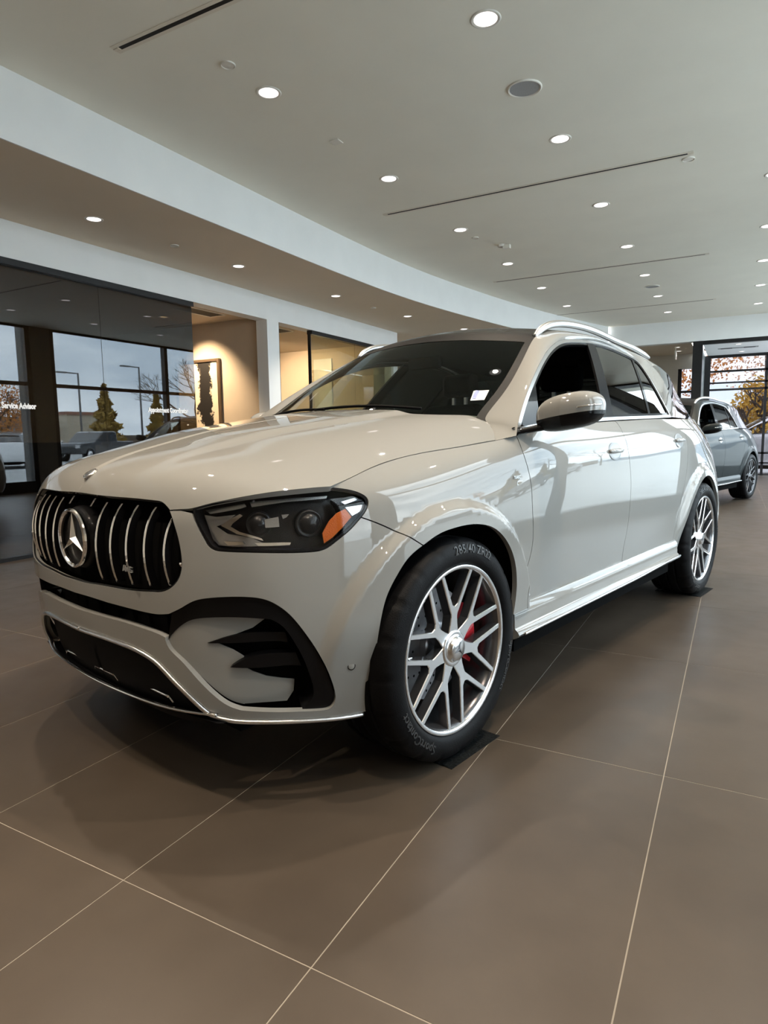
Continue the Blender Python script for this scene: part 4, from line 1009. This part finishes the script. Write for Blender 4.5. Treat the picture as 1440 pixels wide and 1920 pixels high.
# lettering on the smoked glass
LET=mat('white_vinyl_letters',(.9,.9,.9),.5,emit=None)
def letters(body,yc,zc,size,label,width):
    v,f=text_mesh(body,size,0.0004,bold=size*.05); w=v[:,0].max()-v[:,0].min(); k=width/w
    o=obj('glass_lettering',[(XW-.046+z,yc+x*k,zc+y*k*1.35) for x,y,z in v],f,LET); tag(o,label,'lettering')
letters('Service Advisor',3.79,1.478,.07,'white vinyl words Service Advisor on the smoked glass',.345)
letters('Appointment Coordinator',5.657,1.487,.07,'white vinyl words Appointment Coordinator on the smoked glass',.63)
# ------------------------------------------------------------------ ceiling fittings
ORD=['nearest the camera','second','third','fourth','fifth','sixth','seventh','eighth','ninth','tenth','eleventh','twelfth']
def downlight(x,y,z,label,w,col=(1,.84,.66),r=.072):
    e=empty('downlight',(x,y,z)); tag(e,label,'downlight','recessed ceiling downlights')
    MB().lathe([(r,-.002),(r+.012,-.007),(r+.02,-.004),(r+.022,0)],28,'z').build('trim_ring',FIXW,e,True)
    MB().lathe([(0,-.0015),(r*.6,-.0025),(r,-.002)],28,'z').build('lens',LIGHTM,e,True)
    spot('downlight_lamp',(0,0,-.02),(0,0,-1),w,col,100,.85,.03,e)
for xi,(x,nm) in enumerate(((-3.12,'bulkhead-side ceiling row'),(-1.45,'middle ceiling row'),(.2,'window-side ceiling row'))):
    for k in range(-4,6 if xi==0 else 7):
        n_=k if k>=0 else k
        num=['first','second','third','fourth','fifth','sixth','seventh']
        lab='round recessed downlight, %s from the camera in the %s'%(num[k],nm) if k>=0 else 'round recessed downlight, %s behind the camera in the %s'%(num[-k-1],nm)
        downlight(x+.012*k if k>0 else x,4.02+1.845*k,H1,lab,46*LAMP)
for k,(x,y) in enumerate(((-5.32,.2),(-5.32,2.2),(-5.32,4.18),(-5.30,6.14),(-5.21,8.13),(-5.04,10.13),(-4.72,11.93),(-4.3,13.9))):
    downlight(x,y,H2,'small downlight in the office soffit, %s from the camera end'%['first','second','third','fourth','fifth','sixth','seventh','eighth'][k],30*LAMP,(1,.88,.74),.062)
for k,(x,y) in enumerate(((-1.34,17.37),(-1.37,18.2),(-3.2,17.6))): downlight(x,y,H2,'small downlight in the passage ceiling beyond the end beam, number %s'%['one','two','three'][k],20*LAMP,(1,.9,.8),.055)
for k,(x,y) in enumerate(((-.04,16.9),(.03,18.5))): downlight(x,y,3.1,'downlight in the entrance vestibule ceiling, %s the vent'%['before','behind'][k],16*LAMP,(1,.95,.9),.055)
SLOTF=mat('slot_flange',(.74,.68,.57),.5,noise=(20,.03))
def slot_diff(y,label,x0=-3.60,x1=-.50):
    e=empty('slot_diffuser',((x0+x1)/2,y,H1)); tag(e,label,'air vent','linear slot diffusers'); a=(x1-x0)/2
    MB().box(-a,a,-.0155,.0155,-.0028,-.001).build('slot',SLOT,e)
    for s in (-1,1):
        MB().box(-a-.05,a+.05,s*.028-.013,s*.028+.013,-.003,0).build('flange',SLOTF,e); MB().box(s*(a+.03)-.022,s*(a+.03)+.022,-.011,.011,-.005,0).build('end_cap',SLOTF,e)
slot_diff(3.11,'linear slot air vent in the high ceiling nearest the camera'); slot_diff(6.755,'long slot air vent across the ceiling above the car windscreen'); slot_diff(10.555,'long slot air vent across the ceiling, third from the camera'); slot_diff(14.14,'faint slot air vent across the ceiling nearest the end beam')
def disc(name,x,y,z,r,label,cat,m=FIXW,inner=None):
    e=empty(name,(x,y,z)); tag(e,label,cat)
    MB().lathe([(r*.86,-.004),(r*.93,-.012),(r,-.006),(r,0)],36,'z').build('rim',FIXW,e,True)
    MB().lathe([(0,-.010 if inner is None else -.003),(r*.86,-.005)],36,'z').build('face',m,e,True)
disc('ceiling_speaker',-1.47,4.91,H1,.125,'round grey ceiling speaker between two near downlights','speaker',GREYM,1); disc('ceiling_speaker',-1.39,12.33,H1,.12,'round grey ceiling speaker far down the showroom','speaker',GREYM,1)
disc('smoke_detector',-3.13,3.60,H1,.05,'small round ceiling sensor near the short slot vent','sensor'); disc('smoke_detector',-.50,6.88,H1,.055,'small round sensor at the window end of the long slot vent','sensor')
disc('smoke_detector',-5.31,5.15,H2,.045,'small round sensor in the soffit over the smoked glass','sensor'); disc('smoke_detector',-5.17,9.17,H2,.045,'small round sensor in the soffit over the second office','sensor'); disc('smoke_detector',-3.05,8.1,H1,.045,'small round sensor beside the ceiling spotlight over the car','sensor')
sq=MB().box(-.045,.045,-.045,.045,-.008,0).build('ceiling_sensor',FIXW,loc=(-3.12,4.93,H1)); bevel(sq,.003); tag(sq,'small square white sensor on the high ceiling','sensor')
cm=empty('ceiling_camera',(-2.86,8.58,H1)); tag(cm,'small white ceiling camera over the car roof','camera'); MB().lathe([(0,-.03),(.05,-.03),(.055,0)],20,'z').build('mount',FIXW,cm,True); MB().box(.03,.12,-.03,.03,-.06,-.01).build('head',FIXW,cm)
vv=empty('vestibule_vent',(-.05,17.6,3.1)); tag(vv,'grey linear vent in the entrance vestibule ceiling','vent'); MB().box(-.42,.42,-.10,.10,-.006,0).build('frame',mat('vent_grey',(.3,.31,.31),.6),vv); MB().box(-.36,-.12,-.07,.07,-.008,-.002).build('slot',SLOT,vv); MB().box(.12,.36,-.07,.07,-.008,-.002).build('slot',SLOT,vv)
ex=empty('exit_sign',(-1.36,17.2,2.98)); tag(ex,'small hanging sign in the passage beyond the end beam','sign'); MB().box(-.01,.01,-.01,.01,.08,.2).build('stem',FIXW,ex); MB().box(-.012,.012,-.14,.14,-.1,.08).build('plate',FIXW,ex)
# ------------------------------------------------------------------ the cars
car=empty('suv_car',(CARP[0],CARP[1],0),CARP[2]); tag(car,'light grey SUV with a vertical slat grille filling the foreground','car')
build_car(car)
def tree_of(o):
    yield o
    for c in o.children: yield from tree_of(c)
def recolour(root,swap):
    for o in tree_of(root):
        if o.type=='MESH':
            for i,sl in enumerate(o.material_slots):
                if sl.material and sl.material.name in swap:
                    new=swap[sl.material.name]; sl.link='OBJECT'; sl.material=new
GREYP=mat('paint_dark_grey',(.010,.014,.015),.5,0,.32,.03,1.35,.1); WHP=mat('paint_white',(.72,.73,.74),.25,0,1.0,.02); SILP=mat('paint_silver_grey',(.30,.31,.32),.3,.4,1.0,.03)
c2=clone(car); c2.location=(-1.453,9.882,0); c2.rotation_euler=(0,0,-1.854); c2.scale=(.96,.96,.96); tag(c2,'dark grey SUV parked behind the light grey one','car')
recolour(c2,{'paint_light_grey':GREYP,'machined_silver':mat('black_wheel_face',(.10,.10,.105),.25,.8)})
GZ=-.15
c3=clone(car); c3.location=(-.45,21.9,GZ); c3.rotation_euler=(0,0,math.pi); tag(c3,'white SUV outside the glass entrance at the far right','car'); recolour(c3,{'paint_light_grey':WHP})
c4=clone(car); c4.location=(20.5,20.0,GZ); c4.rotation_euler=(0,0,math.radians(38)); tag(c4,'white SUV in the car park mirrored in the smoked glass','car'); recolour(c4,{'paint_light_grey':WHP})
c5=clone(car); c5.location=(30.5,28.5,GZ); c5.rotation_euler=(0,0,math.radians(210)); tag(c5,'second white SUV in the car park mirrored beside the pier','car'); recolour(c5,{'paint_light_grey':WHP})
c6=clone(car); c6.location=(34,44,GZ); c6.rotation_euler=(0,0,math.radians(-85)); tag(c6,'silver SUV in the car park mirrored beside the glass joint','car'); recolour(c6,{'paint_light_grey':SILP})
# dark pickup truck out in the car park
def pickup(loc,rz):
    r=empty('pickup_truck',loc,rz); tag(r,'black pickup truck in the car park mirrored in the smoked glass','truck')
    P=mat('paint_black',(.012,.014,.016),.25,0,1.0,.02)
    prof=[(2.75,.55),(2.8,.95),(2.6,1.12),(1.35,1.2),(.55,1.78),(.3,1.85),(-.75,1.86),(-.95,1.8),(-1.05,1.22),(-2.9,1.2),(-2.95,.6),(-2.6,.5),(2.4,.45)]
    b=MB().prism(prof,.95,'y',-.95).build('body',P,r); bevel(b,.06,3)
    for s in (-1,1):
        MB().prism([(1.18,1.24),(.55,1.70),(.32,1.76),(-.15,1.77),(-.15,1.24)],s*.955,'y',s*.94).build('window',TINT,r); MB().prism([(-.2,1.24),(-.2,1.77),(-.72,1.77),(-.88,1.70),(-.93,1.24)],s*.955,'y',s*.94).build('window',TINT,r)
        for x in (1.85,-1.9):
            w=MB().lathe([(.22,.13),(.36,.14),(.40,.11),(.40,-.11),(.36,-.14)],32,'y').build('wheel',RUBBER,r,True); w.location=(x,s*.86,.40); MB().lathe([(0,.12),(.1,.13),(.22,.125),(.24,.10)],24,'y').build('rim',RIMS,w,True).rotation_euler=(0,0,0 if s>0 else math.pi)
        MB().box(2.45,2.8,s*.62,s*.93,.82,1.02).build('headlight',LAMPSIL,r)
    MB().prism([(-.97,1.26),(-.92,1.74)]+[(-.95,1.75),(-1.01,1.27)],.8,'y',-.8).build('rear_glass',TINT,r)
    return r
pickup((24.3,27.6,GZ),math.radians(-108))
# tyre mats
def mat_pad(x,y,label):
    P=c2w(np.array([(x,y,0)]))[0]; e=empty('tyre_mat',(P[0],P[1],0),CARP[2]); tag(e,label,'mat','rubber tyre mats')
    MR=mat('mat_rubber',(.0035,.0042,.0042),.6,spec=.12,bump=(90,.6))
    MB().box(-.16,.16,-.155,.155,.0,.002).build('base',MR,e)
    for k in range(7): MB().box(-.155,.155,-.148+k*.043,-.12+k*.043,.002,.0035).build('rib',MR,e)
for x,y,l in ((-.074,.838,'black ribbed mat under the front tyre nearest the camera'),(-.074,-.817,'black ribbed mat under the far front tyre'),(-WB-.074,.848,'black ribbed mat under the visible rear tyre'),(-WB-.074,-.83,'black ribbed mat under the far rear tyre')): mat_pad(x,y,l)
# ------------------------------------------------------------------ outdoors
gr=struct(MB().box(-60,120,-60,150,-.45,GZ).build('ground',mat('asphalt',(.40,.41,.41),.8,noise=(2,.25))))
def leaf_cloud(name,c,rad,n,m,parent,size=.12,shape='ball',seed=1):
    rng=np.random.default_rng(seed); V=[];F=[]
    for i in range(n):
        if shape=='cone':
            h=rng.random()**1.4; a=rng.random()*2*math.pi; lay=.78+.22*math.cos(h*34); r=rad[0]*(1-h)*lay*rng.random()**.35; p=np.array([r*math.cos(a),r*math.sin(a),h*rad[2]])
        else:
            d=rng.normal(size=3); d/=np.linalg.norm(d); p=d*rng.random()**.4*np.array(rad)
        p=p+np.array(c); u=rng.normal(size=3); u/=np.linalg.norm(u); w=np.cross(u,rng.normal(size=3)); w/=np.linalg.norm(w)+1e-9; s=size*(.6+.8*rng.random()); k=len(V)
        V+=[p-u*s,p+w*s*.5,p+u*s,p-w*s*.5]; F.append((k,k+1,k+2,k+3))
    o=obj(name,V,F,m,parent); o['kind']='stuff'; return o
BARK=mat('bark',(.06,.045,.035),.9,noise=(10,.3))
def branch_tree(parent,h,seed,spread=.5,r0=.14,depth=4):
    rng=np.random.default_rng(seed); mb=MB()
    def go(p,d,l,r,k):
        q=p+d*l; mb.tube([p,(p+q)/2+rng.normal(size=3)*l*.03,q],[r,r*.85,r*.7],6,cap=False)
        if k==0: return
        for i in range(3 if k>1 else 4):
            e=d+rng.normal(size=3)*spread; e[2]=abs(e[2])*.8+.15; e/=np.linalg.norm(e); go(q,e,l*(.62+.2*rng.random()),r*.62,k-1)
    go(np.zeros(3),np.array([0,0,1.]),h*.33,r0,depth); return mb.build('branches',BARK,parent,True)
ORANGE=mat('autumn_leaf_orange',(.55,.22,.05),.7,noise=(3,.35)); GOLD=mat('golden_needles',(.30,.19,.035),.8,noise=(2,.35)); YELL=mat('autumn_leaf_yellow',(.55,.33,.05),.7,noise=(3,.3)); GREEN=mat('hedge_green',(.05,.08,.03),.8,noise=(3,.4))
def conifer(x,y,h,r,label,seed):
    e=empty('conifer',(x,y,GZ)); tag(e,label,'tree'); MB().tube([(0,0,0),(0,0,h*.9)],[.18,.03],8).build('trunk',BARK,e); leaf_cloud('foliage',(0,0,.3),(r,r,h),5200,GOLD,e,.26,'cone',seed)
conifer(43,43.2,6.4,2.3,'golden conifer mirrored beside the joint of the smoked glass',3); conifer(45,51.5,6.2,1.7,'narrow golden conifer mirrored behind the Appointment Coordinator words',4)
for k,(x,y,h,lab) in enumerate(((42,54.5,10.5,'bare tree mirrored at the right end of the smoked glass'),(40,62,10,'second bare tree mirrored behind the open doorway edge'))):
    e=empty('bare_tree',(x,y,GZ)); tag(e,lab,'tree'); branch_tree(e,h,11+k,.42,.16,5)
hd=empty('hedge',(53,66,GZ)); tag(hd,'dull green hedge mirrored below the bare trees','hedge'); leaf_cloud('foliage',(0,0,1.4),(3,6,2.2),2500,mat('olive_leaf',(.10,.085,.03),.8,noise=(2,.4)),hd,.3,'ball',21)
def leafy(x,y,h,r,m,label,seed,n=1500):
    e=empty('autumn_tree',(x,y,GZ)); tag(e,label,'tree'); branch_tree(e,h,seed,.5,.15,4); leaf_cloud('foliage',(0,0,h*.66),(r,r,h*.38),n*3,m,e,.085,'ball',seed+50)
leafy(-2.8,30,9,3.4,ORANGE,'orange autumn tree behind the narrow end window',31,2600); leafy(1.2,37,11.5,4.6,mat('autumn_leaf_pale',(.62,.36,.22),.7,noise=(3,.3)),'pale pinkish autumn tree filling the end window',32,2200); leafy(.75,29,3.3,1.0,YELL,'low yellow autumn tree behind the dark grey SUV roof',33,700); leafy(22,60,6,2.6,ORANGE,'orange tree mirrored behind the Service Advisor words',34,1200)
leafy(33,27,5.2,2.4,ORANGE,'orange tree in the car park mirrored at the left edge of the glass',35,1200)
def lamp_post(x,y,h,label):
    e=empty('lamp_post',(x,y,GZ)); tag(e,label,'lamp post','car park lamp posts'); MB().tube([(0,0,0),(0,0,h)],[.09,.06],10).build('pole',SATIN if False else mat('pole_grey',(.12,.125,.13),.5,.3),e,True); MB().box(-.03,.03,-1.3,.05,h-.03,h+.05).build('arm',mat('pole_grey'),e); MB().box(-.14,.14,-1.7,-.9,h-.04,h+.06).build('lamp_head',mat('pole_grey'),e)
lamp_post(30,30.9,6.1,'tall car park lamp post mirrored left of the glass joint'); lamp_post(30,36.4,7.0,'tall car park lamp post mirrored right of the golden conifer')
b1=empty('cream_building',(47,44.0,GZ)); tag(b1,'cream building mirrored behind the golden conifer','building'); MB().box(0,8,-2.2,3.0,0,3.9).build('wall',mat('cream_render',(.52,.46,.36),.8,noise=(2,.05)),b1); MB().box(-.15,8,-2.3,3.1,3.9,4.2).build('parapet',mat('red_coping',(.30,.14,.10),.7),b1)
b2=empty('grey_building',(49,39,GZ)); tag(b2,'low grey building mirrored behind the black pickup','building'); MB().box(0,8,-12,2,0,2.8).build('wall',mat('grey_block',(.22,.23,.24),.8,noise=(2,.05)),b2); MB().box(-.5,8,-12.4,2.4,2.8,3.6).build('roof',mat('grey_roof',(.10,.105,.11),.7),b2)
b3=empty('brown_fence',(60,45,GZ)); tag(b3,'long brown fence behind the car park','fence'); MB().box(0,.2,-45,45,0,1.9).build('panel',mat('fence_brown',(.10,.075,.055),.8,noise=(2,.2)),b3)
hl=struct(MB().prism([(-80,0),(-60,5),(-30,7.5),(0,6),(25,8),(60,5.5),(100,0)],142,'y',138).build('wall_hills',mat('hill_blue',(.22,.27,.33),.9,noise=(.2,.1)))); hl.location=(0,0,GZ)
